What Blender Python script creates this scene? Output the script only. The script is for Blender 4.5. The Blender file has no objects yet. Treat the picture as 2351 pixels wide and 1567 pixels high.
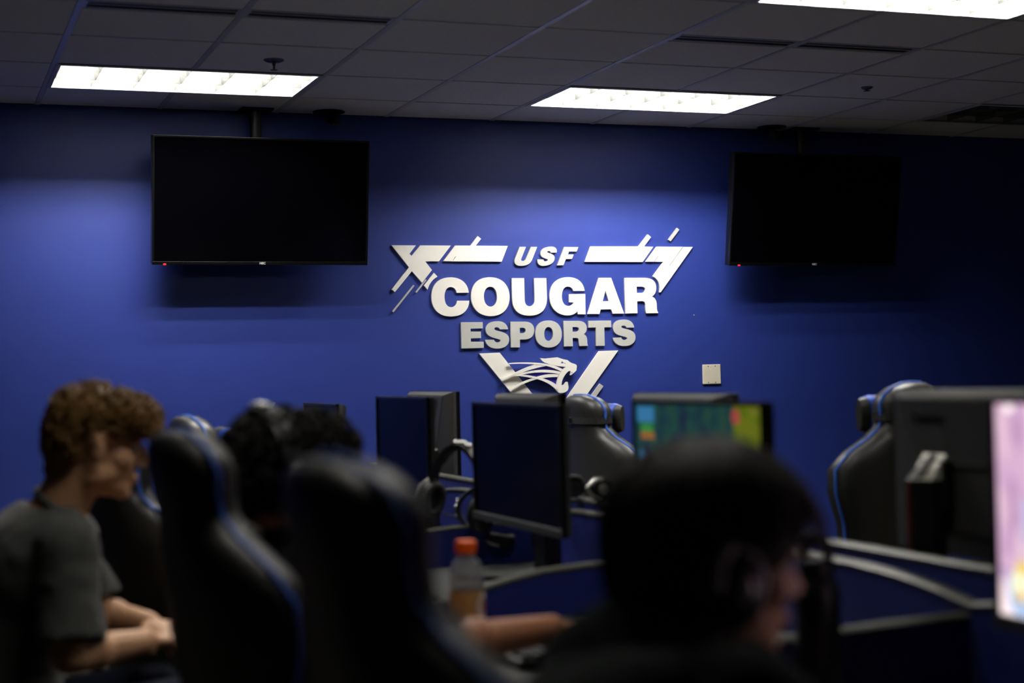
import bpy, bmesh, math, random
from mathutils import Vector, Matrix, Euler
from mathutils.geometry import tessellate_polygon

# ---------------------------------------------------------------- camera, world, exposure
S = bpy.context.scene
COL = S.collection
W_PX, H_PX, F_PX = 2351, 1567, 3669.86
CAM_LOC = Vector((-0.5881, -8.3675, 1.3369))
CAM_ROT = Euler((1.5896, 0.0232, -0.3561), 'XYZ')
cam_data = bpy.data.cameras.new('camera')
cam_data.sensor_width = 36.0
cam_data.lens = F_PX / W_PX * 36.0
cam_data.clip_start = 0.05
cam_data.clip_end = 100
cam_data.dof.use_dof = True
cam_data.dof.focus_distance = 8.55
cam_data.dof.aperture_fstop = 1.95
cam_data.dof.aperture_blades = 0
cam = bpy.data.objects.new('camera', cam_data)
cam.location = CAM_LOC
cam.rotation_euler = CAM_ROT
COL.objects.link(cam)
S.camera = cam

world = bpy.data.worlds.new('world')
world.use_nodes = True
world.node_tree.nodes['Background'].inputs[0].default_value = (0.01, 0.012, 0.02, 1)
world.node_tree.nodes['Background'].inputs[1].default_value = 0.0
S.world = world

S.view_settings.view_transform = 'Standard'
S.view_settings.look = 'None'
S.view_settings.exposure = 0.0
S.view_settings.gamma = 1.0
S.view_settings.use_curve_mapping = False
S.cycles.max_bounces = 8
S.cycles.diffuse_bounces = 5
S.cycles.sample_clamp_indirect = 4.0

LAMP = 190.0          # radiance of the tubes behind the louvres
LAMP_COL = (1.0, 0.965, 0.915)

RM = CAM_ROT.to_matrix()
def ray(px, py):
    return RM @ Vector(((px - W_PX / 2) / F_PX, -(py - H_PX / 2) / F_PX, -1.0))
def at_Y(px, py, y):
    r = ray(px, py)
    return CAM_LOC + r * ((y - CAM_LOC.y) / r.y)
def R(d): return math.radians(d)

# ---------------------------------------------------------------- materials
MATS = {}
def s2l(c):
    return tuple((v / 255 / 12.92) if v / 255 <= 0.04045 else ((v / 255 + 0.055) / 1.055) ** 2.4 for v in c)

def mat(name, col, rough=0.5, metal=0.0, var=0.12, scale=30.0, bump=0.0, bscale=200.0, spec=0.5, emit=None, estr=0.0,
        trans=0.0, ior=1.45, sheen=0.0, alpha=1.0, lin=False):
    m = bpy.data.materials.new(name)
    m.use_nodes = True
    nt = m.node_tree
    b = nt.nodes['Principled BSDF']
    c = col if lin else s2l(col)
    tc = nt.nodes.new('ShaderNodeTexCoord')
    nz = nt.nodes.new('ShaderNodeTexNoise')
    nz.inputs['Scale'].default_value = scale
    nz.inputs['Detail'].default_value = 4
    nt.links.new(tc.outputs['Object'], nz.inputs['Vector'])
    rp = nt.nodes.new('ShaderNodeValToRGB')
    rp.color_ramp.elements[0].position = 0.3
    rp.color_ramp.elements[1].position = 0.7
    rp.color_ramp.elements[0].color = (*[max(0, v * (1 - var)) for v in c], 1)
    rp.color_ramp.elements[1].color = (*[min(1, v * (1 + var)) for v in c], 1)
    nt.links.new(nz.outputs['Fac'], rp.inputs['Fac'])
    nt.links.new(rp.outputs['Color'], b.inputs['Base Color'])
    b.inputs['Roughness'].default_value = rough
    b.inputs['Metallic'].default_value = metal
    b.inputs['Specular IOR Level'].default_value = spec
    b.inputs['IOR'].default_value = ior
    b.inputs['Transmission Weight'].default_value = trans
    b.inputs['Sheen Weight'].default_value = sheen
    b.inputs['Alpha'].default_value = alpha
    if emit:
        b.inputs['Emission Color'].default_value = (*emit, 1)
        b.inputs['Emission Strength'].default_value = estr
    if bump:
        n2 = nt.nodes.new('ShaderNodeTexNoise')
        n2.inputs['Scale'].default_value = bscale
        n2.inputs['Detail'].default_value = 3
        nt.links.new(tc.outputs['Object'], n2.inputs['Vector'])
        bp = nt.nodes.new('ShaderNodeBump')
        bp.inputs['Strength'].default_value = bump
        bp.inputs['Distance'].default_value = 0.002
        nt.links.new(n2.outputs['Fac'], bp.inputs['Height'])
        nt.links.new(bp.outputs['Normal'], b.inputs['Normal'])
    MATS[name] = m
    return m

mat('blue_paint', (41, 60, 143), 0.45, var=0.03, scale=3, bump=0.12, bscale=350, spec=0.65)
mat('pale_paint', (44, 48, 66), 0.6, var=0.04, bump=0.1)
mat('carpet', (66, 62, 54), 0.95, var=0.35, scale=120, bump=0.5, bscale=400, spec=0.1)
mat('tile', (224, 223, 216), 0.9, var=0.05, scale=90, bump=0.35, bscale=260, spec=0.2)
mat('grid_metal', (190, 192, 196), 0.35, var=0.02, spec=0.6)
mat('white_sign', (250, 247, 238), 0.4, var=0.01, spec=0.4)
mat('grey_sign', (196, 197, 192), 0.35, var=0.015, spec=0.5)
mat('indigo_back', (30, 22, 140), 0.5, var=0.03)
mat('black_plastic', (14, 14, 15), 0.42, var=0.1, bump=0.05, bscale=500)
mat('bezel', (6, 6, 7), 0.3, var=0.05)
mat('bezel_grey', (58, 60, 58), 0.4, var=0.05)
mat('screen_off', (2, 2, 4), 0.12, var=0.02, spec=0.25)
mat('monitor_screen_off', (4, 4, 7), 0.22, var=0.02, spec=0.12)
mat('monitor_back', (42, 42, 41), 0.5, var=0.06)
mat('stand_facet', (196, 194, 180), 0.45, metal=0.2, var=0.03)
mat('red_line', (120, 8, 14), 0.4)
mat('red_led', (200, 20, 20), 0.3, emit=(1.0, 0.02, 0.02), estr=1.6)
mat('white_print', (220, 220, 215), 0.5, var=0.0)
mat('dark_print', (12, 12, 12), 0.35, var=0.0)
mat('leather', (36, 36, 32), 0.44, var=0.12, scale=60, bump=0.16, bscale=240, spec=0.85)
mat('blue_piping', (50, 96, 190), 0.5, var=0.05)
mat('blue_leather', (44, 84, 200), 0.45, var=0.06, bump=0.12)
mat('strap', (18, 18, 18), 0.8, var=0.15)
mat('panel_blue', (17, 30, 104), 0.55, var=0.05, scale=80, bump=0.15, bscale=500)
mat('trim_grey', (68, 69, 59), 0.35, metal=0.1, var=0.04)
mat('desk_top', (62, 64, 62), 0.4, var=0.05, scale=50, spec=0.5)
mat('keycap', (30, 30, 32), 0.45, var=0.08)
mat('chrome', (190, 190, 185), 0.15, metal=1.0, var=0.02)
mat('skin', (212, 162, 122), 0.5, var=0.06, scale=25, bump=0.1, bscale=300, spec=0.4)
mat('skin_tan', (168, 112, 80), 0.5, var=0.06, scale=25, bump=0.1, bscale=300, spec=0.4)
mat('eye_white', (225, 222, 216), 0.15, var=0.02)
mat('iris', (50, 32, 20), 0.1, var=0.1)
mat('hair_brown', (122, 90, 48), 0.6, var=0.3, scale=70, spec=0.25)
mat('hair_black', (20, 16, 13), 0.6, var=0.25, scale=80, spec=0.2)
mat('hair_dark', (24, 18, 15), 0.6, var=0.25, scale=80, spec=0.22)
mat('tee_grey', (80, 81, 78), 0.9, var=0.12, scale=25, bump=0.25, bscale=500, spec=0.15, sheen=0.15)
mat('hoodie', (24, 30, 28), 0.92, var=0.15, scale=60, bump=0.3, bscale=420, spec=0.12)
mat('black_tee', (15, 15, 18), 0.92, var=0.15, bump=0.3, bscale=420, spec=0.12)
mat('denim', (24, 28, 42), 0.9, var=0.2, scale=60, bump=0.3, bscale=500, spec=0.12)
mat('shoe', (26, 26, 28), 0.6, var=0.1)
mat('rubber', (12, 12, 12), 0.7, var=0.1)
mat('orange_cap', (250, 104, 22), 0.35, var=0.05)
mat('clear_plastic', (236, 238, 240), 0.10, var=0.0, trans=0.86, ior=1.35)
mat('label_brown', (176, 140, 88), 0.55, var=0.1)
mat('label_white', (236, 234, 226), 0.5, var=0.02)
mat('label_red', (214, 60, 34), 0.5, var=0.02)
mat('tumbler', (12, 12, 13), 0.35, var=0.08, bump=0.1, bscale=300)
mat('silver', (168, 168, 160), 0.28, metal=0.7, var=0.04)
mat('plate_cream', (232, 226, 204), 0.4, var=0.02)
mat('louver', (90, 91, 89), 0.6, var=0.02, spec=0.3)
mat('fixture_white', (200, 200, 196), 0.5, var=0.02)
mat('lamp_on', (250, 250, 245), 0.5, var=0.0, emit=LAMP_COL, estr=LAMP)
mat('lamp_on_aged', (250, 250, 245), 0.5, var=0.0, emit=LAMP_COL, estr=LAMP * 0.8)
mat('lamp_on_dim', (250, 250, 245), 0.5, var=0.0, emit=LAMP_COL, estr=LAMP * 0.22)
mat('lamp_off', (214, 214, 210), 0.5, var=0.02)
mat('slot_dark', (6, 6, 7), 0.8, var=0.1)
mat('sprinkler_metal', (110, 110, 112), 0.35, metal=0.7, var=0.05)

# ---------------------------------------------------------------- mesh helpers
def new_obj(name, me, m=None, parent=None, smooth=False):
    if m is not None:
        me.materials.append(MATS[m])
    if smooth:
        me.polygons.foreach_set('use_smooth', [True] * len(me.polygons))
    o = bpy.data.objects.new(name, me)
    COL.objects.link(o)
    if parent is not None:
        o.parent = parent
    return o

def obj(name, bm, m, parent=None, smooth=False, loc=None):
    bmesh.ops.recalc_face_normals(bm, faces=bm.faces)
    me = bpy.data.meshes.new(name)
    bm.to_mesh(me)
    bm.free()
    o = new_obj(name, me, m, parent, smooth)
    if loc is not None:
        o.location = loc
    if smooth:
        md = None
        try:
            me.set_sharp_from_angle(angle=R(50))
        except Exception:
            pass
    return o

def tag(o, label, cat, group=None):
    o['label'] = label
    o['category'] = cat
    if group:
        o['group'] = group
    return o

def thing(name, loc, rz, label, cat, group=None):
    o = bpy.data.objects.new(name, None)
    o.empty_display_size = 0.1
    COL.objects.link(o)
    o.location = loc
    o.rotation_euler = (0, 0, rz)
    return tag(o, label, cat, group)

def struct(name, bm, m, smooth=False):
    o = obj(name, bm, m, None, smooth)
    o['kind'] = 'structure'
    return o

def dup_tree(o, parent=None, skip=()):
    c = o.copy()
    COL.objects.link(c)
    if parent is not None:
        c.parent = parent
    for ch in list(o.children):
        if ch.name.split('.')[0] not in skip:
            dup_tree(ch, c, skip)
    return c

def BM(): return bmesh.new()

def absorb(bm, src, M=None):
    vm = {}
    for v in src.verts:
        vm[v] = bm.verts.new((M @ v.co) if M is not None else v.co)
    for f in src.faces:
        try:
            bm.faces.new([vm[v] for v in f.verts])
        except ValueError:
            pass
    src.free()

def box(bm, c, s, rot=None, bev=0.0, seg=2):
    t = bmesh.new()
    bmesh.ops.create_cube(t, size=1.0)
    for v in t.verts:
        v.co = Vector((v.co.x * s[0], v.co.y * s[1], v.co.z * s[2]))
    if bev > 0:
        bmesh.ops.bevel(t, geom=list(t.edges), offset=min(bev, 0.49 * min(s)), segments=seg, affect='EDGES', profile=0.5)
    M = Matrix.Translation(Vector(c))
    if rot is not None:
        M = M @ Euler(rot, 'XYZ').to_matrix().to_4x4()
    absorb(bm, t, M)

def prism(bm, pts, axis, a, b):
    """polygon pts (2D) extruded along axis ('x','y','z') between a and b"""
    def mk(p, h):
        if axis == 'x': return (h, p[0], p[1])
        if axis == 'y': return (p[0], h, p[1])
        return (p[0], p[1], h)
    v0 = [bm.verts.new(mk(p, a)) for p in pts]
    v1 = [bm.verts.new(mk(p, b)) for p in pts]
    n = len(pts)
    bm.faces.new(v0)
    bm.faces.new(list(reversed(v1)))
    for i in range(n):
        bm.faces.new((v0[i], v1[i], v1[(i + 1) % n], v0[(i + 1) % n]))

def frame_from(d):
    d = d.normalized()
    u = d.cross(Vector((0, 0, 1)))
    if u.length < 1e-4:
        u = d.cross(Vector((0, 1, 0)))
    u.normalize()
    return u, d.cross(u).normalized()

def tube(bm, pts, r, n=8, closed=False, flat=1.0, cap=True):
    pts = [Vector(p) for p in pts]
    rr = r if isinstance(r, (list, tuple)) else [r] * len(pts)
    rings = []
    pu = None
    N = len(pts)
    for i, p in enumerate(pts):
        if closed:
            d = pts[(i + 1) % N] - pts[i - 1]
        else:
            d = pts[min(i + 1, N - 1)] - pts[max(i - 1, 0)]
        if d.length < 1e-9: d = Vector((0, 0, 1))
        d.normalize()
        if pu is None:
            u, v = frame_from(d)
        else:
            u = pu - d * pu.dot(d)
            if u.length < 1e-5:
                u, v = frame_from(d)
            u.normalize()
            v = d.cross(u)
        pu = u
        rings.append([bm.verts.new(p + (u * math.cos(2 * math.pi * k / n) + v * math.sin(2 * math.pi * k / n) * flat) * rr[i]) for k in range(n)])
    m = N if closed else N - 1
    for i in range(m):
        A, B = rings[i], rings[(i + 1) % N]
        for k in range(n):
            bm.faces.new((A[k], A[(k + 1) % n], B[(k + 1) % n], B[k]))
    if not closed and cap:
        bm.faces.new(list(reversed(rings[0])))
        bm.faces.new(rings[-1])

def lathe(bm, prof, c=(0, 0, 0), n=24, M=None):
    """profile [(r,z)] revolved around z"""
    c = Vector(c)
    rings = []
    for r, z in prof:
        if r < 1e-6:
            p = Vector((0, 0, z))
            rings.append([bm.verts.new((M @ p if M is not None else p) + c)])
        else:
            ring = []
            for k in range(n):
                a = 2 * math.pi * k / n
                p = Vector((r * math.cos(a), r * math.sin(a), z))
                ring.append(bm.verts.new((M @ p if M is not None else p) + c))
            rings.append(ring)
    for A, B in zip(rings, rings[1:]):
        for k in range(n):
            k2 = (k + 1) % n
            if len(A) == 1 and len(B) == 1: continue
            if len(A) == 1: bm.faces.new((A[0], B[k], B[k2]))
            elif len(B) == 1: bm.faces.new((A[k], A[k2], B[0]))
            else: bm.faces.new((A[k], A[k2], B[k2], B[k]))

def cyl(bm, p0, p1, r0, r1=None, n=20):
    r1 = r0 if r1 is None else r1
    tube(bm, [p0, p1], [r0, r1], n)

def ellipsoid(bm, c, r, M=None, nu=20, nv=12, rot=None):
    t = bmesh.new()
    bmesh.ops.create_uvsphere(t, u_segments=nu, v_segments=nv, radius=1.0)
    L = Matrix.Translation(Vector(c))
    if rot is not None:
        L = L @ Euler(rot, 'XYZ').to_matrix().to_4x4()
    L = L @ Matrix.Diagonal((r[0], r[1], r[2], 1))
    absorb(bm, t, (M @ L) if M is not None else L)

def limb(bm, p0, p1, r0, r1, balls=(True, True), n=14):
    p0, p1 = Vector(p0), Vector(p1)
    tube(bm, [p0, p1], [r0, r1], n)
    if balls[0]: ellipsoid(bm, p0, (r0, r0, r0), nu=n, nv=8)
    if balls[1]: ellipsoid(bm, p1, (r1, r1, r1), nu=n, nv=8)

def loft(bm, rings, closed_ends=True):
    R_ = [[bm.verts.new(p) for p in ring] for ring in rings]
    n = len(R_[0])
    for A, B in zip(R_, R_[1:]):
        for k in range(n):
            bm.faces.new((A[k], A[(k + 1) % n], B[(k + 1) % n], B[k]))
    if closed_ends:
        bm.faces.new(list(reversed(R_[0])))
        bm.faces.new(R_[-1])

def remeshed(bm, voxel, smooth=4, displace=None):
    """union overlapping closed shapes into one continuous surface"""
    bmesh.ops.recalc_face_normals(bm, faces=bm.faces)
    me = bpy.data.meshes.new('tmp')
    bm.to_mesh(me)
    bm.free()
    o = bpy.data.objects.new('tmp', me)
    COL.objects.link(o)
    md = o.modifiers.new('r', 'REMESH')
    md.mode = 'VOXEL'
    md.voxel_size = voxel
    md.use_smooth_shade = True
    if smooth:
        sm = o.modifiers.new('s', 'SMOOTH')
        sm.factor = 0.5
        sm.iterations = smooth
    if displace:
        tx = bpy.data.textures.new('fold', 'CLOUDS')
        tx.noise_scale = displace[1]
        dm = o.modifiers.new('d', 'DISPLACE')
        dm.texture = tx
        dm.strength = displace[0]
        dm.mid_level = 0.5
    dg = bpy.context.evaluated_depsgraph_get()
    me2 = bpy.data.meshes.new_from_object(o.evaluated_get(dg))
    bpy.data.objects.remove(o)
    bpy.data.meshes.remove(me)
    me2.materials.clear()
    return me2

def text_mesh(name, body, size, m, parent=None, depth=0.001, align='CENTER', bold=0.0):
    cu = bpy.data.curves.new(name, 'FONT')
    cu.body = body
    cu.size = size
    cu.extrude = depth
    cu.offset = bold
    cu.align_x = align
    cu.align_y = 'CENTER'
    o = bpy.data.objects.new('tmp', cu)
    COL.objects.link(o)
    dg = bpy.context.evaluated_depsgraph_get()
    me = bpy.data.meshes.new_from_object(o.evaluated_get(dg))
    bpy.data.objects.remove(o)
    me.name = name
    me.materials.clear()
    return new_obj(name, me, m, parent)

# ---------------------------------------------------------------- room shell
T = 0.6096                   # ceiling module (2 ft)
ZC = 2.74
Y0 = -0.4964                 # grid line in front of the blue wall
XL, XR, YB = -3.9, 8.2, -12.6

def wall(name, c, s, m):
    b = BM(); box(b, c, s); return struct(name, b, m)
wall('wall_back', ((XL + XR) / 2, 0.06, 1.5), (XR - XL + 0.4, 0.12, 3.0), 'blue_paint')
wall('wall_left', (XL - 0.06, YB / 2, 1.5), (0.12, -YB, 3.0), 'pale_paint')
wall('wall_right', (XR + 0.06, YB / 2, 1.5), (0.12, -YB, 3.0), 'pale_paint')
wall('wall_front', ((XL + XR) / 2, YB - 0.06, 1.5), (XR - XL + 0.4, 0.12, 3.0), 'pale_paint')
wall('floor', ((XL + XR) / 2, YB / 2, -0.05), (XR - XL + 0.2, -YB + 0.2, 0.1), 'carpet')
b = BM(); box(b, ((XL + XR) / 2, -0.006, 0.05), (XR - XL, 0.012, 0.10), bev=0.003); struct('baseboard_back', b, 'black_plastic')

# fixtures: column index (x = col*T, 2 modules wide), row index (y from Y0-row*T-T to Y0-row*T)
FIX_ON = [(0, 0), (4, 0), (4, 4), (0, 4), (4, 8), (0, 8)]
FIX_OFF = [(8, 0)]
hole = set()
for c, r in FIX_ON + FIX_OFF:
    hole.add((c, r)); hole.add((c + 1, r))
SLOTS = [(0, 2), (1, 2), (4, 2), (5, 2)]      # linear diffusers along the far side of grid row 3

tl = BM(); gr = BM()
g = 0.011                                     # half width of the tee
cols = range(int(math.floor(XL / T)), int(math.ceil(XR / T)))
rows = range(-1, int((Y0 - YB) / T) + 1)
for c in cols:
    for r in rows:
        if (c, r) in hole: continue
        x0, x1 = max(c * T, XL), min((c + 1) * T, XR)
        y1, y0 = min(Y0 - r * T, 0.0), max(Y0 - (r + 1) * T, YB)
        if x1 - x0 < 0.05 or y1 - y0 < 0.05: continue
        if (c, r) in SLOTS: y0 += 0.115
        o = [(x0, y0), (x1, y0), (x1, y1), (x0, y1)]
        a = [(x0 + g, y0 + g), (x1 - g, y0 + g), (x1 - g, y1 - g), (x0 + g, y1 - g)]
        i = [(x0 + g + .004, y0 + g + .004), (x1 - g - .004, y0 + g + .004), (x1 - g - .004, y1 - g - .004), (x0 + g + .004, y1 - g - .004)]
        va = [tl.verts.new((p[0], p[1], ZC + .010)) for p in a]
        vi = [tl.verts.new((p[0], p[1], ZC)) for p in i]
        tl.faces.new(vi)
        for k in range(4):
            tl.faces.new((va[k], va[(k + 1) % 4], vi[(k + 1) % 4], vi[k]))
for c in list(cols) + [cols[-1] + 1]:
    x = c * T
    if not XL < x < XR: continue
    for r in rows:                            # the main runners stop at the light fixtures
        if (c, r) in hole and (c - 1, r) in hole: continue
        y1, y0 = min(Y0 - r * T, 0.0), max(Y0 - (r + 1) * T, YB)
        if y1 > y0: box(gr, (x, (y0 + y1) / 2, ZC + .0045), (.026, y1 - y0, .012))
for r in list(rows) + [rows[-1] + 1]:
    y = Y0 - r * T
    if YB < y < 0: box(gr, ((XL + XR) / 2, y, ZC + .0095), (XR - XL, .024, .012))
box(gr, ((XL + XR) / 2, -.011, ZC + .015), (XR - XL, .022, .012))
struct('ceiling', tl, 'tile')
struct('trim_1', gr, 'grid_metal')
b = BM(); box(b, ((XL + XR) / 2, YB / 2, ZC + 0.25), (XR - XL + 0.2, -YB + 0.2, 0.02)); struct('trim_2', b, 'slot_dark')

# ---------------------------------------------------------------- recessed louvred ceiling lights
def make_fixture(on, label, c, r):
    w, d, h = 2 * T - .03, T - .03, .115
    t = thing('ceiling_light', ((c + 1) * T, Y0 - (r + .5) * T, ZC), 0, label, 'ceiling light', 'louvred ceiling lights')
    f = BM()
    th = .006
    zt = h
    box(f, (0, d / 2 - th / 2, zt / 2), (w, th, zt)); box(f, (0, -d / 2 + th / 2, zt / 2), (w, th, zt))
    box(f, (w / 2 - th / 2, 0, zt / 2), (th, d, zt)); box(f, (-w / 2 + th / 2, 0, zt / 2), (th, d, zt))
    box(f, (0, 0, zt + .004), (w, d, .008))
    obj('housing', f, 'fixture_white', t)
    f = BM()
    o, i2 = (w / 2 + .008, d / 2 + .008), (w / 2 - .014, d / 2 - .014)
    for sx, sy, cx, cy in ((2 * o[0], .022, 0, o[1] - .011), (2 * o[0], .022, 0, -o[1] + .011), (.022, 2 * o[1] - .044, o[0] - .011, 0), (.022, 2 * o[1] - .044, -o[0] + .011, 0)):
        box(f, (cx, cy, -.002), (sx, sy, .006), bev=.0015)
    obj('trim_frame', f, 'grid_metal', t)
    lv = BM()
    bh = .113
    def blade(p0, p1):                       # wedge section, wide at the top like a parabolic blade
        p0, p1 = Vector(p0), Vector(p1)
        d_ = (p1 - p0).normalized(); n_ = Vector((-d_.y, d_.x, 0))
        A = []
        for p in (p0, p1):
            A.append([p + n_ * .001 + Vector((0, 0, .004)), p + n_ * .004 + Vector((0, 0, .03)), p + n_ * .006 + Vector((0, 0, bh)),
                      p - n_ * .006 + Vector((0, 0, bh)), p - n_ * .004 + Vector((0, 0, .03)), p - n_ * .001 + Vector((0, 0, .004))])
        loft(lv, A)
    for k in range(1, 6):
        x = -w / 2 + k * w / 6
        blade((x, -d / 2 + .006, 0), (x, d / 2 - .006, 0))
    for k in range(1, 3):
        y = -d / 2 + k * d / 3
        blade((-w / 2 + .006, y, 0), (w / 2 - .006, y, 0))
    obj('louver', lv, 'louver', t)
    for k in range(3):
        y = -d / 2 + (k + .5) * d / 3
        lm = BM()
        tube(lm, [(-w / 2 + .03, y, .069), (w / 2 - .03, y, .069)], .013, 12)
        obj('lamp_tube', lm, {(0, 0): 'lamp_on_aged', (0, 8): 'lamp_on_dim', (4, 8): 'lamp_on_dim'}.get((c, r), 'lamp_on') if on else 'lamp_off', t, True)
    return t
LBL = {(0, 0): 'lit louvred ceiling light above the left television', (4, 0): 'lit louvred ceiling light in front of the wall lettering',
       (4, 4): 'lit louvred ceiling light cut off by the top edge at upper right', (0, 4): 'lit louvred ceiling light just above the upper left frame edge',
       (0, 8): 'lit louvred ceiling light above the curly black-haired person',
       (4, 8): 'lit louvred ceiling light beyond the right edge above the far-side desks',
       (8, 0): 'unlit louvred ceiling light right of the right television'}
for c, r in FIX_ON + FIX_OFF:
    make_fixture((c, r) in FIX_ON, LBL[(c, r)], c, r)

# linear slot diffusers
sides = {0: 'left slot of the air diffuser pair at the upper left ceiling', 1: 'right slot of the air diffuser pair at the upper left ceiling',
         4: 'left slot of the air diffuser pair at the upper right ceiling', 5: 'right slot of the air diffuser pair at the upper right ceiling'}
for c, r in SLOTS:
    y0 = Y0 - (r + 1) * T
    t = thing('slot_diffuser', ((c + .5) * T, y0 + .0575, ZC), 0, sides[c], 'air vent', 'slot diffusers in the ceiling')
    L = T - .026
    b = BM()
    for yy, ww in ((-.051, .012), (-.008, .008), (.051, .012)):
        box(b, (0, yy, .002), (L, ww, .004), bev=.001)
    for xx in (-L / 2 + .006, L / 2 - .006):
        box(b, (xx, 0, .002), (.012, .09, .0035))
    obj('frame', b, 'grid_metal', t)
    b = BM(); box(b, (0, 0, .044), (L - .01, .112, .07)); obj('plenum', b, 'slot_dark', t)

# sprinklers
def sprinkler(x, y, drop, rad, label):
    t = thing('sprinkler', (x, y, ZC), 0, label, 'sprinkler', 'ceiling sprinklers')
    b = BM(); lathe(b, [(0, 0), (rad, 0), (rad, -.003), (rad * .7, -.010), (.012, -.012), (0, -.012)]); obj('escutcheon', b, 'sprinkler_metal', t, True)
    b = BM(); lathe(b, [(0, -.01), (.008, -.01), (.008, -drop * .55), (.005, -drop * .6), (.005, -drop), (0, -drop)]); obj('nozzle', b, 'sprinkler_metal', t, True)
    b = BM(); lathe(b, [(0, -drop), (.016, -drop), (.016, -drop - .002), (0, -drop - .002)]); obj('deflector', b, 'sprinkler_metal', t)
sprinkler(.912, -1.404, .045, .045, 'pendant sprinkler with round plate just behind the left lit ceiling light')
sprinkler(3.96, -1.412, .018, .03, 'small sprinkler on the right ceiling between lit and unlit lights')

def tiny_mount(x, y, label):
    t = thing('ceiling_camera', (x, y, ZC), 0, label, 'camera', 'small ceiling cameras')
    b = BM(); lathe(b, [(0, 0), (.085, 0), (.085, -.006), (.05, -.012), (0, -.012)]); obj('base_plate', b, 'black_plastic', t, True)
    b = BM(); box(b, (.02, -.01, -.045), (.05, .07, .05), rot=(R(18), 0, R(20)), bev=.008); cyl(b, (0, 0, -.01), (.01, 0, -.03), .012); obj('camera_body', b, 'black_plastic', t)
    b = BM(); cyl(b, (.005, -.055, -.052), (.0, -.07, -.058), .016, .014); obj('lens', b, 'screen_off', t)
tiny_mount(1.483, -.10, 'small dark camera on the ceiling beside the left television pole')
tiny_mount(4.145, -.12, 'small dark camera on the ceiling beside the right television pole')

# ---------------------------------------------------------------- televisions on ceiling poles
def television(xc, label, polelabel):
    w, h, dp = 1.122, .652, .05
    t = thing('television', (xc, -.232, 2.24), 0, label, 'television', 'televisions hanging from the ceiling')
    t.rotation_euler = (R(8.6), 0, 0)
    b = BM(); box(b, (0, dp / 2 + .004, 0), (w, dp, h), bev=.006); box(b, (0, dp + .012, -.02), (w * .6, .03, h * .55), bev=.01); obj('back_case', b, 'bezel', t)
    b = BM(); box(b, (0, .001, .006), (w - .022, .006, h - .034)); obj('screen', b, 'screen_off', t)
    b = BM()
    bw = .011
    box(b, (0, 0, h / 2 - bw / 2), (w, .012, bw), bev=.002); box(b, (0, 0, -h / 2 + .009), (w, .014, .018), bev=.002)
    box(b, (w / 2 - bw / 2, 0, 0), (bw, .012, h), bev=.002); box(b, (-w / 2 + bw / 2, 0, 0), (bw, .012, h), bev=.002)
    obj('bezel', b, 'bezel', t)
    b = BM(); box(b, (-w / 2 + .062, -.006, -h / 2 + .003), (.016, .01, .008), bev=.003); o = obj('power_light', b, 'red_led', t); o['label'] = 'red standby light'
    o = text_mesh('logo', 'NEC', .016, 'white_print', t, .0008, bold=.0006)
    o.location = (0.0, -.0085, -h / 2 + .009); o.rotation_euler = (R(90), 0, 0)
    # ceiling pole mount, carries the television
    p = thing('television_pole', (xc, -.082, ZC), 0, polelabel, 'mount', 'television ceiling poles')
    b = BM(); box(b, (0, 0, -.006), (.17, .15, .012), bev=.003); obj('ceiling_plate', b, 'black_plastic', p)
    b = BM(); cyl(b, (0, 0, -.012), (0, 0, -.42), .03); obj('pole', b, 'black_plastic', p, True)
    b = BM(); box(b, (0, -.028, -.46), (.30, .02, .32), bev=.004); box(b, (0, -.012, -.41), (.09, .06, .12), bev=.006); obj('bracket', b, 'black_plastic', p)
television(1.092, 'black wall-side television hanging left of the lettering', 'dark ceiling pole holding the left television')
television(4.365, 'black television hanging right of the lettering', 'dark ceiling pole holding the right television')

# wall plate and pin
t = thing('wall_plate', (3.768, 0, 1.294), 0, 'cream blank double wall plate with four screws below right of lettering', 'wall plate')
b = BM(); box(b, (0, -.004, 0), (.117, .010, .115), bev=.003); obj('plate', b, 'plate_cream', t)
for sx in (-.023, .023):
    for sz in (-.047, .047):
        b = BM(); lathe(b, [(0, .0012), (.0028, .001), (.0034, 0)], n=12, M=Matrix.Rotation(R(90), 3, 'X')); o = obj('screw', b, 'sprinkler_metal', t); o.location = (sx, -.009, sz)
p = at_Y(1593, 723, 0)
b = BM(); ellipsoid(b, (0, -.002, 0), (.004, .003, .004)); o = obj('wall_pin', b, 'white_print', None, True, (p.x, 0, p.z)); tag(o, 'tiny white pin on the blue wall right of the letter R', 'pin')

# ---------------------------------------------------------------- raised lettering and emblem on the blue wall
def path(*seg):
    """list of ('M'|'L',x,y) / ('C',x1,y1,x2,y2,x,y) -> sampled points"""
    pts = []
    for s in seg:
        if s[0] in 'ML':
            pts.append((s[1], s[2]))
        else:
            x0, y0 = pts[-1]
            for i in range(1, 13):
                t = i / 12
                u = 1 - t
                pts.append((u**3 * x0 + 3 * u * u * t * s[1] + 3 * u * t * t * s[3] + t**3 * s[5],
                            u**3 * y0 + 3 * u * u * t * s[2] + 3 * u * t * t * s[4] + t**3 * s[6]))
    if len(pts) > 2 and abs(pts[0][0] - pts[-1][0]) + abs(pts[0][1] - pts[-1][1]) < 1:
        pts.pop()
    return pts

def P(txt):
    """compact path text: numbers after M, L, C"""
    out = []; cur = None; nums = []
    def flush():
        nonlocal nums
        if cur is None: return
        k = 6 if cur == 'C' else 2
        for i in range(0, len(nums), k):
            out.append((cur, *nums[i:i + k]))
        nums = []
    for tok in txt.replace(',', ' ').split():
        if tok in 'MLC':
            flush(); cur = tok
        else:
            nums.append(float(tok))
    flush()
    return path(*out)

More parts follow.
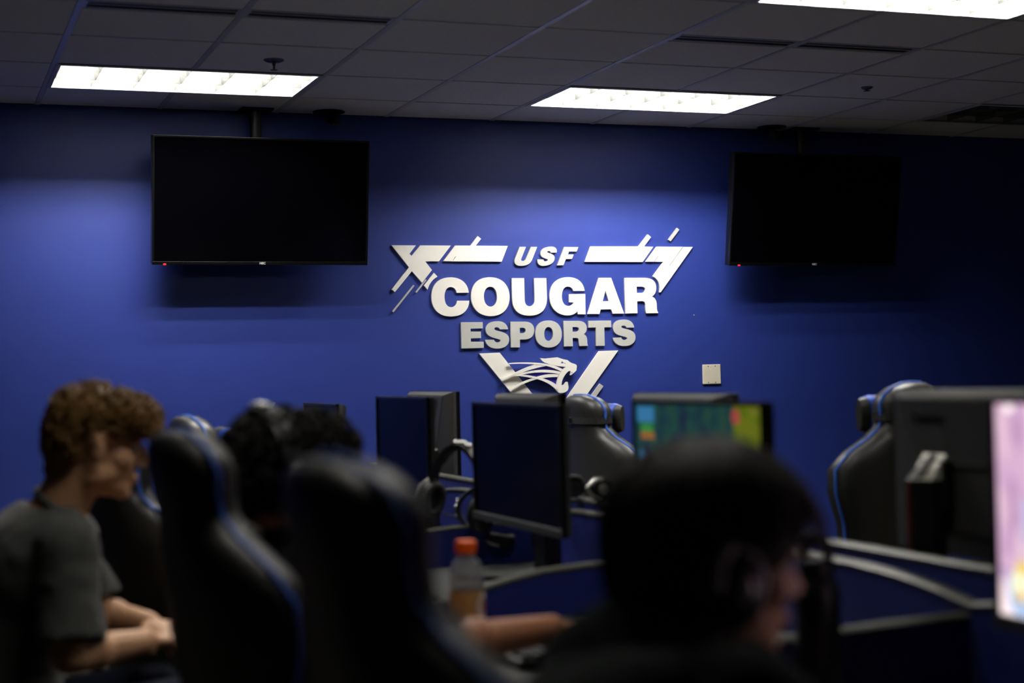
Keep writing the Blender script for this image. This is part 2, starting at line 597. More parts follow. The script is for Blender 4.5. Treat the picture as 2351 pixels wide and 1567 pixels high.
def raised(name, outlines, crop, yface, thick, m, parent=None, bevel=.0012, origin=None):
    """outlines in the coordinates of a measured crop (x0, y0, scale) -> solid plate standing on the wall"""
    x0, y0, sc = crop
    W = []
    for ol in outlines:
        W.append([at_Y(x0 + a / sc, y0 + b_ / sc, yface) for a, b_ in P(ol)])
    if origin is None:
        xs = [p.x for p in W[0]]; zs = [p.z for p in W[0]]
        origin = Vector(((min(xs) + max(xs)) / 2, 0, (min(zs) + max(zs)) / 2))
    loops = []
    for pts in W:
        lp = [Vector((p.x - origin.x, p.z - origin.z, 0)) for p in pts]
        clean = []
        for p in lp:
            if not clean or (p - clean[-1]).length > 2e-4: clean.append(p)
        if (clean[0] - clean[-1]).length < 2e-4: clean.pop()
        loops.append(clean)
    flat = [p for lp in loops for p in lp]
    tris = tessellate_polygon(loops)
    b = BM()
    yf, yb = yface, yface + thick
    vf = [b.verts.new((p.x, yf, p.y)) for p in flat]
    vb = [b.verts.new((p.x, yb, p.y)) for p in flat]
    for t3 in tris:
        try:
            b.faces.new([vf[i] for i in t3]); b.faces.new([vb[i] for i in reversed(t3)])
        except ValueError:
            pass
    k0 = 0
    for lp in loops:
        n = len(lp)
        for i in range(n):
            i2 = (i + 1) % n
            b.faces.new((vf[k0 + i], vb[k0 + i], vb[k0 + i2], vf[k0 + i2]))
        k0 += n
    bmesh.ops.recalc_face_normals(b, faces=b.faces)
    me = bpy.data.meshes.new(name)
    b.to_mesh(me); b.free()
    ob = new_obj(name, me, m, parent)
    ob.location = (origin.x, 0, origin.z) if parent is None else (0, 0, 0)
    return ob, origin

TH = .013
A_ = (980, 620, 11.755); B_ = (1160, 620, 11.755); C_ = (1330, 620, 11.755); D_ = (1050, 720, 11.755); E_ = (1220, 720, 9.404); F_ = (1170, 550, 13.06)
white_letters = [
 ('C', 'first letter of the middle line', A_, ['M 1132 605 C 1110 330 900 190 640 190 C 310 190 128 400 128 715 C 128 1060 330 1248 650 1248 C 930 1248 1135 1110 1146 822 L 822 822 C 805 930 760 995 660 995 C 540 995 478 880 478 710 C 478 560 540 452 645 452 C 740 452 795 520 812 608']),
 ('O', 'second letter of the middle line', A_, ['M 1700 187 C 2030 187 2235 400 2235 725 C 2235 1050 2030 1238 1725 1238 C 1410 1238 1198 1030 1198 690 C 1198 380 1400 187 1700 187', 'M 1715 445 C 1830 445 1897 560 1897 725 C 1897 880 1835 980 1725 980 C 1610 980 1540 860 1540 700 C 1540 550 1605 445 1715 445']),
 ('U', 'third letter of the middle line', B_, ['M 178 212 L 510 212 L 525 790 C 528 900 570 970 660 970 C 755 970 797 900 797 800 L 780 212 L 1108 212 L 1128 760 C 1128 1060 960 1225 660 1225 C 360 1225 200 1080 188 760']),
 ('G', 'fourth letter of the middle line', B_, ['M 2145 555 C 2110 330 1960 185 1690 185 C 1390 185 1198 400 1198 700 C 1198 1010 1390 1218 1690 1218 C 1800 1218 1890 1180 1948 1105 L 1962 1188 L 2170 1188 L 2160 638 L 1720 645 L 1727 862 L 1858 868 C 1820 930 1770 962 1705 962 C 1590 962 1528 850 1528 695 C 1528 540 1590 440 1690 440 C 1770 440 1820 490 1840 558']),
 ('A', 'fifth letter of the middle line', C_, ['M 532 205 L 860 205 L 1210 1165 L 905 1172 L 862 1052 L 580 1055 L 545 1178 L 228 1180', 'M 708 545 L 632 835 L 795 832']),
 ('R', 'last letter of the middle line', C_, ['M 1222 205 L 1750 205 C 1980 205 2080 310 2078 480 C 2076 590 2040 660 1960 708 C 2050 745 2088 820 2092 930 C 2095 1050 2098 1100 2130 1135 L 2128 1155 L 1815 1162 C 1790 1080 1790 1000 1785 930 C 1780 860 1750 832 1690 832 L 1562 835 L 1572 1160 L 1250 1165', 'M 1548 440 L 1680 440 C 1750 440 1785 470 1782 520 C 1780 580 1740 608 1690 608 L 1555 610']),
]
S_D = 'M 1372 415 C 1340 270 1250 198 1090 198 C 900 198 765 290 765 420 C 770 560 880 620 1010 655 C 1100 680 1165 690 1165 720 C 1165 750 1130 770 1085 770 C 1030 770 1000 735 990 697 L 752 700 C 780 850 900 938 1070 938 C 1280 938 1400 840 1400 690 C 1400 580 1320 520 1180 480 C 1080 455 1000 440 1000 405 C 1000 375 1030 362 1070 362 C 1115 362 1140 390 1150 420'
grey_letters = [
 ('E', 'first letter of the lower line', D_, ['M 100 225 L 685 222 L 690 390 L 355 400 L 360 478 L 635 478 L 642 655 L 362 662 L 368 752 L 712 752 L 715 918 L 118 935']),
 ('S', 'second letter of the lower line, after the E', D_, [S_D]),
 ('P', 'third letter of the lower line', D_, ['M 1438 210 L 1820 210 C 1990 210 2075 300 2075 440 C 2075 600 1980 690 1810 692 L 1690 692 L 1690 905 L 1450 905', 'M 1688 375 L 1765 375 C 1815 375 1845 400 1845 445 C 1845 495 1815 520 1765 520 L 1688 520']),
 ('O', 'fourth letter of the lower line', E_, ['M 370 142 C 550 142 658 260 658 440 C 658 610 550 728 380 728 C 200 728 85 610 85 430 C 85 255 195 142 370 142', 'M 370 285 C 430 285 468 350 468 435 C 468 530 435 582 375 582 C 310 582 278 520 278 430 C 278 350 310 285 370 285']),
 ('R', 'fifth letter of the lower line', E_, ['M 695 152 L 1000 150 C 1130 150 1197 210 1197 310 C 1197 370 1175 410 1130 435 C 1185 460 1205 510 1208 580 C 1208 640 1212 665 1226 690 L 1042 697 C 1028 640 1028 600 1022 570 C 1018 530 1000 518 965 518 L 890 520 L 898 700 L 708 705', 'M 888 285 L 970 285 C 1010 285 1028 300 1028 332 C 1028 368 1005 382 970 383 L 890 385']),
 ('T', 'sixth letter of the lower line', E_, ['M 1230 150 L 1720 143 L 1726 290 L 1575 293 L 1585 690 L 1400 692 L 1392 295 L 1232 298']),
 ('S', 'last letter of the lower line, after the T', E_, ['M 2222 295 C 2200 185 2130 122 2000 122 C 1850 122 1765 195 1765 300 C 1765 410 1850 450 1950 475 C 2030 497 2070 505 2070 525 C 2070 550 2045 563 2010 563 C 1970 563 1950 540 1940 510 L 1758 517 C 1780 630 1880 695 2005 695 C 2160 695 2248 620 2248 505 C 2248 410 2190 365 2080 335 C 2000 315 1942 305 1942 280 C 1942 262 1965 253 1995 253 C 2030 253 2050 272 2058 300']),
]
usf = [
 ('U', 'first of the top line', F_, ['M 303 212 L 495 212 L 352 570 C 335 610 355 635 400 635 C 440 635 470 615 490 570 L 640 212 L 830 212 L 680 590 C 630 720 510 782 350 782 C 200 782 110 720 165 560']),
 ('S', 'middle of the top line', F_, ['M 1410 385 C 1440 270 1370 200 1240 203 C 1060 205 925 290 925 410 C 925 490 980 525 1070 560 C 1120 578 1145 585 1145 605 C 1145 628 1115 645 1080 645 C 1040 645 1015 625 1018 588 L 832 585 C 820 720 890 782 1010 782 C 1210 782 1355 680 1355 545 C 1355 470 1290 435 1200 405 C 1150 390 1128 380 1128 362 C 1130 345 1155 338 1185 338 C 1215 338 1232 355 1225 385']),
 ('F', 'last of the top line', F_, ['M 1640 215 L 2062 218 L 2012 352 L 1782 352 L 1750 440 L 1925 440 L 1872 578 L 1690 578 L 1615 765 L 1425 768']),
]
for ch, which, crop, ol in white_letters:
    o, _ = raised('sign_letter', ol, crop, -TH, TH, 'white_sign')
    tag(o, f'large white raised letter {ch}, {which} of the wall sign', 'letter', 'large white letters of the middle line')
for ch, which, crop, ol in grey_letters:
    o, _ = raised('sign_letter', ol, crop, -TH, TH, 'grey_sign')
    tag(o, f'grey raised letter {ch}, {which}', 'letter', 'grey letters of the lower line')
for ch, which, crop, ol in usf:
    o, _ = raised('sign_letter', ol, crop, -TH, TH, 'grey_sign')
    tag(o, f'small slanted grey letter {ch}, {which} on the blue wall', 'letter', 'slanted grey letters of the top line')

G_ = (890, 520, 7.462); H_ = (1320, 510, 7.124); I_ = (1090, 780, 6.717)
bars = [
 ('white_sign', G_, 'M 65 318 L 485 320 L 375 465 L 413 502 L 558 320 L 1085 323 L 880 592 L 643 594 L 760 742 L 590 960 L 417 762 L 125 1120 L 70 1075 L 365 695', 'white crossed corner plate at the upper left of the lettering', 'white corner and bar plates'),
 ('white_sign', G_, 'M 1158 322 L 1418 324 L 1545 160 L 1602 208 L 1510 325 L 2058 330 L 1955 598 L 1113 594 L 1172 510 L 1165 505 L 1105 592 L 955 590', 'white slanted bar plate with a spur, left of the top line of letters', 'white corner and bar plates'),
 ('white_sign', G_, 'M 795 790 L 858 857 C 770 900 720 970 685 1078 L 622 1008', 'small white curved plate beside the large letter C', 'white corner and bar plates'),
 ('grey_sign', G_, 'M 650 900 L 668 915 L 495 1135 L 478 1118', 'short thin grey slanted stick under the upper left corner plate', 'grey slanted sticks'),
 ('grey_sign', G_, 'M 440 995 L 462 1012 L 100 1468 L 80 1448', 'long thin grey slanted stick, lowest at the left of the lettering', 'grey slanted sticks'),
 ('white_sign', H_, 'M 258 393 L 1042 393 L 1192 198 L 1245 242 L 1130 396 L 1282 400 L 1108 648 L 165 645', 'white slanted bar plate with a spur, right of the top line of letters', 'white corner and bar plates'),
 ('white_sign', H_, 'M 1340 398 L 1764 400 L 1540 712 L 1547 717 L 1777 402 L 1930 402 L 1410 1135 C 1400 1150 1385 1150 1383 1142 C 1400 1030 1375 930 1275 885 L 1450 645 L 1303 643 L 1367 555 L 1359 550 L 1293 643 L 1160 643', 'white pointed corner plate at the upper right of the lettering', 'white corner and bar plates'),
 ('grey_sign', H_, 'M 1672 90 L 1710 122 L 1565 312 L 1527 285', 'short grey slanted stick above the upper right corner plate', 'grey slanted sticks'),
 ('white_sign', I_, 'M 68 208 L 385 195 L 1155 1165 L 1030 1385', 'white left leg of the V under the lettering', 'white corner and bar plates'),
 ('white_sign', I_, 'M 1920 170 L 2215 160 L 1210 1576 L 1055 1420', 'white right leg of the V under the lettering', 'white corner and bar plates'),
 ('grey_sign', I_, 'M 1930 672 L 1985 712 L 1830 930 L 1770 895', 'short grey slanted stick beside the right leg of the V', 'grey slanted sticks'),
]
for m, crop, ol, lab, grp in bars:
    o, _ = raised('sign_plate', [ol], crop, -TH, TH, m)
    tag(o, lab, 'sign plate', grp)

# snarling cat emblem over the V
K_ = (1230, 805, 14.24); J_ = (1140, 800, 13.06)
YF = -.034
ctr = at_Y(1245, 860, 0)
emb = thing('cat_emblem', (ctr.x, 0, ctr.z), 0, 'white snarling big cat head emblem with flowing streaks over the V', 'emblem')
raised('head', ['M 150 235 L 270 247 C 400 247 550 222 700 212 L 720 212 L 870 265 L 1040 300 C 1090 340 1130 380 1200 405 C 1290 425 1345 450 1345 500 L 1330 640 L 1180 775 C 1160 800 1130 800 1120 785 L 1148 680 C 1130 660 1110 650 1080 660 C 960 750 850 930 845 1110 C 900 1125 930 1110 955 1070 C 975 1020 1010 1005 1040 1010 L 1055 1040 L 1058 1100 C 1080 1160 1080 1280 1010 1320 C 930 1370 870 1385 820 1385 C 760 1385 720 1340 690 1300 L 684 1110 C 690 950 750 800 885 600 C 930 560 960 545 985 528 L 680 490 L 500 450 L 300 385 C 230 345 190 300 150 235',
                'M 835 330 L 900 368 L 918 408 L 812 402 L 852 372', 'M 940 388 L 1005 420 L 930 412', 'M 1172 690 L 1216 692 L 1168 742'], K_, YF, .012, 'white_sign', emb, .001, ctr)
streaks = ['M 350 435 C 700 395 1150 400 1440 445 C 1700 480 1850 540 1985 612 L 1935 680 C 1800 610 1650 550 1500 515 C 1150 450 700 440 385 462',
           'M 130 905 C 350 850 500 740 590 705 C 800 600 1000 510 1200 465 L 1500 518 C 1200 560 950 650 800 705 C 650 760 400 840 140 920',
           'M 540 790 C 800 700 1150 630 1450 630 C 1650 635 1800 660 1930 690 L 1885 762 C 1700 720 1500 710 1350 710 C 1150 712 1000 730 850 765 C 750 780 650 795 540 810',
           'M 540 795 C 800 760 1000 795 1210 845 C 1500 900 1700 1000 1805 1085 L 1835 1295 C 1700 1110 1500 990 1230 915 C 1100 880 800 820 540 812',
           'M 385 1245 C 700 1100 1000 960 1220 915 C 1400 870 1600 850 1835 848 L 1872 770 C 1600 740 1400 780 1210 845 C 1050 890 900 950 800 990 C 650 1080 500 1170 392 1232']
for k, s in enumerate(streaks):
    raised('streak', [s], J_, YF + .001 * (k % 3), .012, 'white_sign', emb, .001, ctr)
raised('back_plate', ['M 830 750 L 1200 600 L 1500 512 L 1780 508 L 2062 550 L 1990 620 L 1900 780 L 1840 860 L 1808 1086 C 1700 1000 1500 900 1240 856 L 1000 800'], J_, YF + .0121, .006, 'indigo_back', emb, .0005, ctr)
b = BM()
for dx, dz in ((-.10, .02), (-.01, -.05), (.09, .055), (.075, -.055), (.03, .06)): cyl(b, (dx, .0, dz), (dx, -.024, dz), .005, n=10)
obj('peg', b, 'indigo_back', emb)

# ---------------------------------------------------------------- desks
ZD = .76
DIV = [-1.70, -2.75, -3.80, -4.85, -5.95, -7.15]      # side dividers
SPX0, SPX1 = 1.180, 1.247                              # spine panels
DPX = (.40, 1.17)                                      # desk depth, front side
BPX = (1.275, 1.86)                                     # desk depth, far side
bayname = ['by the blue wall', 'second from the blue wall', 'third from the blue wall', 'with the orange-capped bottle', 'under the glowing pink monitor']

def divider(y, label, side=1):
    t = thing('desk_divider', (0, y, 0), 0, label, 'divider', 'blue side dividers of the desk row')
    th = .03
    ed = []
    xs = [.40, .50, .62, .70, .785, .90, 1.05, 1.17]
    zs = [.775, .803, .832, .850, .864, .871, .876, .88]
    if side < 0:
        xs = [1.86, 1.80, 1.72, 1.65, 1.58, 1.50, 1.40, 1.275]
        zs = [.79, .812, .834, .850, .864, .871, .876, .88]
    ed = list(zip(xs, zs))
    poly = [(xs[0], 0.0)] + ed + [(xs[-1], 0.0)]
    b = BM(); prism(b, poly, 'y', -th / 2, th / 2); obj('panel', b, 'panel_blue', t)
    b = BM()
    rings = []
    for i, (x, z) in enumerate(ed):
        dx = ed[min(i + 1, 7)][0] - ed[max(i - 1, 0)][0]; dz = ed[min(i + 1, 7)][1] - ed[max(i - 1, 0)][1]
        n = Vector((-dz, 0, dx)).normalized()
        if n.z < 0: n = -n
        c = Vector((x, 0, z))
        rings.append([c + Vector((0, -.017, 0)) - n * .003, c + Vector((0, -.017, 0)) + n * .003, c + Vector((0, -.012, 0)) + n * .007, c + Vector((0, .012, 0)) + n * .007, c + Vector((0, .017, 0)) + n * .003, c + Vector((0, .017, 0)) - n * .003])
    loft(b, rings); obj('edge_trim', b, 'trim_grey', t)
    b = BM(); x0 = xs[0]; s = 1 if side > 0 else -1
    box(b, (x0 - s * .006, 0, .398), (.014, .038, .79), bev=.003); obj('end_post', b, 'trim_grey', t)
dl = ['blue divider at the far end of the desk row', 'blue divider between the first and second desk from the wall', 'blue divider carrying the headsets',
      'blue divider behind the orange-capped bottle', 'blue divider beside the black drinking bottle, sloping up to the pink monitor', 'blue divider at the near end of the desk row']
for y, l in zip(DIV, dl): divider(y, l)
for y, l in zip(DIV, ['far-side divider at the blue wall end', 'far-side divider, second from the blue wall', 'far-side divider, third from the blue wall', 'far-side divider, fourth from the blue wall', 'far-side divider by the near monitor back', 'far-side divider at the near end']):
    divider(y, l, -1)

def spine(name, x, ztop, dip, y0, y1, label):
    t = thing(name, (x, (y0 + y1) / 2, 0), 0, label, 'partition', 'spine panels along the desk row')
    L = abs(y1 - y0) - .004
    ys = [-L / 2 + L * k / 12 for k in range(13)]
    zz = [ztop - dip * (abs(2 * k / 12 - 1) ** 3) for k in range(13)]
    b = BM(); prism(b, [(ys[0], 0)] + list(zip(ys, zz)) + [(ys[-1], 0)], 'x', -.012, .012); obj('panel', b, 'panel_blue', t)
    b = BM()
    loft(b, [[(-.016, y, z - .002), (-.016, y, z + .003), (-.011, y, z + .008), (.011, y, z + .008), (.016, y, z + .003), (.016, y, z - .002)] for y, z in zip(ys, zz)])
    obj('edge_trim', b, 'trim_grey', t)
for k in range(5):
    spine('spine_panel', SPX0 + .012, .930, .035, DIV[k], DIV[k + 1], f'low blue spine panel of the desk {bayname[k]}')
    spine('spine_panel', SPX1, .953, .0, DIV[k], DIV[k + 1], f'tall blue spine panel behind the desk {bayname[k]}')

for k in range(5):
    for side, (xa, xb) in ((1, DPX), (-1, BPX)):
        yc = (DIV[k] + DIV[k + 1]) / 2
        L = abs(DIV[k] - DIV[k + 1]) - .036
        if side > 0:
            t = thing('desk', ((xa + xb) / 2, yc, 0), 0, f'grey desk {bayname[k]}, near side of the row', 'desk', 'desks of the near side')
        else:
            t = thing('desk', ((xa + xb) / 2, yc, 0), 0, f'far-side grey desk backing the one {bayname[k]}', 'desk', 'desks of the far side')
        b = BM(); box(b, (0, 0, ZD - .014), (xb - xa - .006, L, .028), bev=.004); obj('worktop', b, 'desk_top', t)
        b = BM(); box(b, (side * (xb - xa) * .25, 0, ZD - .028 - .04), (.04, L, .08), bev=.003); obj('beam', b, 'bezel_grey', t)
        for sy in (-1, 1):
            b = BM(); box(b, (side * (xb - xa) * .25, sy * (L / 2 - .03), (ZD - .03) / 2), (.05, .04, ZD - .032), bev=.004); obj('leg', b, 'bezel_grey', t)

# ---------------------------------------------------------------- monitors
def screen_mat(kind):
    m = bpy.data.materials.new('screen_' + kind)
    m.use_nodes = True
    nt = m.node_tree
    bs = nt.nodes['Principled BSDF']
    bs.inputs['Base Color'].default_value = (.005, .005, .006, 1)
    bs.inputs['Roughness'].default_value = .3
    tc = nt.nodes.new('ShaderNodeTexCoord')
    sp = nt.nodes.new('ShaderNodeSeparateXYZ')
    nt.links.new(tc.outputs['Generated'], sp.inputs[0])
    # on the screen mesh: generated y runs from the near (right) edge 0 to the far (left) edge 1, z bottom to top
    def math_(op, a, b_=None):
        n = nt.nodes.new('ShaderNodeMath'); n.operation = op
        for i, v in enumerate((a, b_)):
            if v is None: continue
            if isinstance(v, (int, float)): n.inputs[i].default_value = v
            else: nt.links.new(v, n.inputs[i])
        return n.outputs[0]
    def ramp(fac, stops, interp='LINEAR'):
        r = nt.nodes.new('ShaderNodeValToRGB'); r.color_ramp.interpolation = interp
        el = r.color_ramp.elements
        while len(el) > len(stops): el.remove(el[-1])
        while len(el) < len(stops): el.new(.5)
        for e, (p, c) in zip(el, stops):
            e.position = p; e.color = (*s2l(c), 1)
        nt.links.new(fac, r.inputs[0])
        return r.outputs[0]
    def mix(fac, a, b_):
        n = nt.nodes.new('ShaderNodeMix'); n.data_type = 'RGBA'
        nt.links.new(fac, n.inputs[0])
        nt.links.new(a, n.inputs[6]); nt.links.new(b_, n.inputs[7])
        return n.outputs[2]
    def noise_(scale, sx=1, sz=1):
        mp = nt.nodes.new('ShaderNodeMapping'); mp.inputs['Scale'].default_value = (0, sx, sz)
        nt.links.new(tc.outputs['Generated'], mp.inputs[0])
        n = nt.nodes.new('ShaderNodeTexNoise'); n.inputs['Scale'].default_value = scale; n.inputs['Detail'].default_value = 3
        nt.links.new(mp.outputs[0], n.inputs['Vector'])
        return n.outputs['Fac']
    u = math_('SUBTRACT', 1.0, sp.outputs[1]); v = sp.outputs[2]
    def spot(cu, cv, ru, rv):
        a = math_('DIVIDE', math_('SUBTRACT', u, cu), ru); b_ = math_('DIVIDE', math_('SUBTRACT', v, cv), rv)
        d = math_('ADD', math_('MULTIPLY', a, a), math_('MULTIPLY', b_, b_))
        return math_('LESS_THAN', d, 1.0)
    def rect(u0, u1, v0, v1):
        return math_('MULTIPLY', math_('MULTIPLY', math_('GREATER_THAN', u, u0), math_('LESS_THAN', u, u1)), math_('MULTIPLY', math_('GREATER_THAN', v, v0), math_('LESS_THAN', v, v1)))
    def const(c):
        n = nt.nodes.new('ShaderNodeRGB'); n.outputs[0].default_value = (*s2l(c), 1); return n.outputs[0]
    if kind == 'game':
        base = ramp(noise_(7, 1.8, 1), [(.32, (34, 36, 66)), (.45, (30, 66, 74)), (.6, (38, 84, 66)), (.72, (60, 70, 64))])
        strip = ramp(noise_(8, 2, 1), [(.3, (60, 110, 20)), (.5, (118, 128, 20)), (.7, (130, 128, 60))])
        c = mix(rect(.80, 1.0, .0, 1.0), base, strip)
        c = mix(rect(.02, .17, .87, .98), c, const((64, 138, 190)))
        c = mix(rect(.05, .16, .80, .86), c, const((60, 150, 70)))
        c = mix(rect(.05, .17, .75, .80), c, const((170, 110, 50)))
        c = mix(spot(.05, .62, .03, .06), c, const((60, 130, 180)))
        c = mix(spot(.82, .93, .03, .05), c, const((190, 80, 70)))
        st = .62
    else:
        band = noise_(5, 2.6, .5)
        base = ramp(band, [(.30, (140, 96, 130)), (.48, (190, 152, 186)), (.62, (214, 180, 196)), (.75, (176, 160, 190))])
        low = ramp(v, [(.0, (250, 232, 232)), (.12, (240, 214, 220)), (.24, (150, 110, 170)), (.30, (160, 120, 180))])
        c = mix(math_('LESS_THAN', math_('ADD', v, math_('MULTIPLY', noise_(4), .1)), .28), base, low)
        c = mix(rect(.10, .42, .35, .55), c, const((176, 166, 200)))
        c = mix(spot(.09, .115, .055, .11), c, const((150, 180, 220)))
        c = mix(spot(.09, .15, .038, .09), c, const((236, 232, 190)))
        c = mix(rect(.075, .105, .07, .12), c, const((200, 150, 90)))
        c = mix(spot(.10, .235, .025, .035), c, const((220, 190, 90)))
        c = mix(rect(.16, .5, .10, .16), c, const((255, 250, 235)))
        c = mix(spot(.06, .975, .02, .02), c, const((255, 240, 240)))
        st = 1.3
    nt.links.new(c, bs.inputs['Emission Color'])
    bs.inputs['Emission Strength'].default_value = st
    MATS['screen_' + kind] = m
screen_mat('game'); screen_mat('pink')

def monitor(x, y, facing, w, ztop, h, scr, label, group, brand=False, sy=0.0):
    """facing -1: screen towards -x, +1: screen towards +x; x is the plane of the screen"""
    t = thing('monitor', (x, y, ZD), 0 if facing < 0 else math.pi, label, 'monitor', group)
    zc = ztop - ZD - h / 2
    bz = .010; chin = .022
    b = BM()                       # local frame: screen faces -x
    box(b, (-.001, 0, h / 2 - bz / 2 + zc), (.014, w, bz), bev=.002)
    box(b, (-.001, w / 2 - bz / 2, zc), (.014, bz, h), bev=.002); box(b, (-.001, -w / 2 + bz / 2, zc), (.014, bz, h), bev=.002)
    obj('bezel', b, 'bezel', t)
    b = BM(); box(b, (-.003, 0, -h / 2 + chin / 2 + zc), (.018, w, chin), bev=.003); o = obj('chin', b, 'bezel_grey', t); o['label'] = 'grey lower bezel strip'
    b = BM(); box(b, (.001, 0, zc + (chin - bz) / 2), (.008, w - 2 * bz + .002, h - bz - chin + .002)); obj('screen', b, scr, t)
    # back shell: flat rim, then a raised body with slanted flanks
    b = BM()
    prof = [(w / 2 - .002, h / 2 - .002, .008), (w / 2 - .002, h / 2 - .002, .020), (w * .33, h * .40, .046), (w * .30, h * .37, .048)]
    rings = []
    for hw, hh, dx in prof:
        rings.append([(dx, -hw, zc - hh), (dx, hw, zc - hh), (dx, hw * 1.0, zc + hh), (dx, -hw, zc + hh)])
    rings[2] = [(.046, -w * .20, zc - h * .36), (.046, w * .20, zc - h * .36), (.046, w * .42, zc + h * .46), (.046, -w * .42, zc + h * .46)]
    rings[3] = [(.049, -w * .18, zc - h * .33), (.049, w * .18, zc - h * .33), (.049, w * .40, zc + h * .44), (.049, -w * .40, zc + h * .44)]
    loft(b, rings); bk = obj('back_shell', b, 'monitor_back', t)
    b = BM(); box(b, (.050, 0, zc + .02), (.006, w * .42, .012), bev=.002); obj('vent', b, 'slot_dark', bk)
    if brand:
        o = text_mesh('logo', 'Lenovo', .036, 'dark_print', bk, .0008, bold=.0007)
        o.location = (.0505, -.135, zc + h * .33); o.rotation_euler = (R(90), 0, R(90))
    # stand
    b = BM()
    top = zc + .04
    sec = [(.062, -.040), (.062, .040), (.092, .036), (.122, .012), (.122, -.012), (.092, -.036)]
    loft(b, [[(px, py, .012) for px, py in sec], [(px, py, top - .05) for px, py in sec]])
    prism(b, [(.062, top - .05), (.122, top - .05), (.062, top + .0)], 'y', -.012, .012)
    obj('stand_column', b, 'black_plastic', t, loc=(0, sy, 0))
    b = BM()
    zt = top - .05
    loft(b, [[(px, py, zt + .0005) for px, py in sec], [(.058 + (px - .06) * .6, py * .95, zt + .004 + (.124 - px) * .75) for px, py in sec]])
    o = obj('stand_cap', b, 'stand_facet', t, loc=(0, sy, 0)); o['label'] = 'pale slanted facet on the stand'
    b = BM()
    tube(b, [(.1235, 0, .016), (.1235, 0, top - .055)], .0026, 6)
    o = obj('red_strip', b, 'red_line', t, loc=(0, sy, 0)); o['label'] = 'thin red line down the stand'
    b = BM(); box(b, (.056, 0, zc - .02), (.03, .10, .10), bev=.004); obj('mount', b, 'black_plastic', t, loc=(0, sy, 0))
    b = BM()
    for s in (-1, 1):
        prism(b, [(.13, s * .0), (.07, s * .0), (-.11, s * .20), (-.13, s * .20), (-.13, s * .17)], 'z', 0.0005, .012)
    obj('stand_foot', b, 'black_plastic', t, loc=(0, sy, 0))
    return t

MW, MH = .557, .343
monitor(.93, -2.07, -1, MW, 1.228, MH, 'monitor_screen_off', 'dark monitor farthest along the row, mostly behind the curly black hair', 'near-side monitors')
monitor(.93, -3.22, -1, .60, 1.262, MH, 'monitor_screen_off', 'switched-off monitor left of the hanging headset', 'near-side monitors')
monitor(.93, -4.30, -1, .68, 1.252, MH - .005, 'monitor_screen_off', 'switched-off monitor with grey lower strip above the orange-capped bottle', 'near-side monitors')
monitor(.93, -5.372, -1, .595, 1.268, MH, 'screen_game', 'lit monitor showing a green game map behind the dark-haired head', 'near-side monitors')
monitor(.93, -6.64, -1, .56, 1.282, .345, 'screen_pink', 'brightly lit pink and white monitor at the right edge', 'near-side monitors')
GB = 'far-side monitors seen from behind'
monitor(1.425, -2.035, 1, .60, 1.263, .36, 'monitor_screen_off', 'monitor back with grey rim peeking above the leftmost switched-off monitor', GB)
monitor(1.425, -3.145, 1, .60, 1.26, .36, 'monitor_screen_off', 'monitor back just under the left leg of the V', GB)
monitor(1.425, -4.34, 1, .60, 1.266, .36, 'monitor_screen_off', 'monitor back rising above the green game screen', GB)
monitor(1.425, -5.69, 1, .60, 1.28, .345, 'monitor_screen_off', 'near monitor back with dark maker lettering and red-lined stand at right', GB, brand=True, sy=-.10)

# ---------------------------------------------------------------- keyboards and mice
def keyboard(x, y, rz, label):
    t = thing('keyboard', (x, y, ZD), rz, label, 'keyboard', 'keyboards on the desks')
    b = BM(); box(b, (0, 0, .010), (.14, .44, .020), bev=.005); obj('case', b, 'bezel_grey', t)
    b = BM()
    for r in range(5):
        for c in range(15):
            box(b, (-.05 + r * .024, -.202 + c * .0289, .024), (.018, .023, .010))
    obj('keys', b, 'keycap', t)
def mouse(x, y, rz, label):
    t = thing('computer_mouse', (x, y, ZD + .003), rz, label, 'mouse', 'computer mice on the desks')
    b = BM()
    rings = []
    for k in range(9):
        a = math.pi * k / 8
        xx = -.06 * math.cos(a)
        s = max(.12, math.sin(a)) ** .6
        rings.append([(xx, .031 * s * math.cos(q), max(0, .036 * s * math.sin(q)) if math.sin(q) > 0 else 0.0) for q in [2 * math.pi * i / 14 for i in range(14)]])
    loft(b, rings); obj('shell', b, 'black_plastic', t, True)
    b = BM(); cyl(b, (.028, -.004, .030), (.028, .004, .030), .010); obj('wheel', b, 'rubber', t)
    m = thing('mouse_pad', (x, y, ZD), rz, label.replace('computer mouse', 'mouse pad'), 'mouse pad', 'mouse pads on the desks')
    b = BM(); box(b, (0, 0, .0015), (.24, .30, .003), bev=.001); obj('pad', b, 'strap', m)
ky = [-2.15, -3.25, -4.40, -5.25, -6.48]
ks = ['on the desk by the blue wall', 'on the second desk from the wall', 'on the third desk from the wall', 'on the desk with the orange-capped bottle', 'in front of the pink monitor']
for y, s in zip(ky, ks):
    keyboard(.56, y, 0, 'dark keyboard with raised keys ' + s)
for y, s in zip([-2.58, -3.60, -4.70, -5.50, -6.86], ks):
    mouse(.66, y, R(6), 'black computer mouse ' + s)

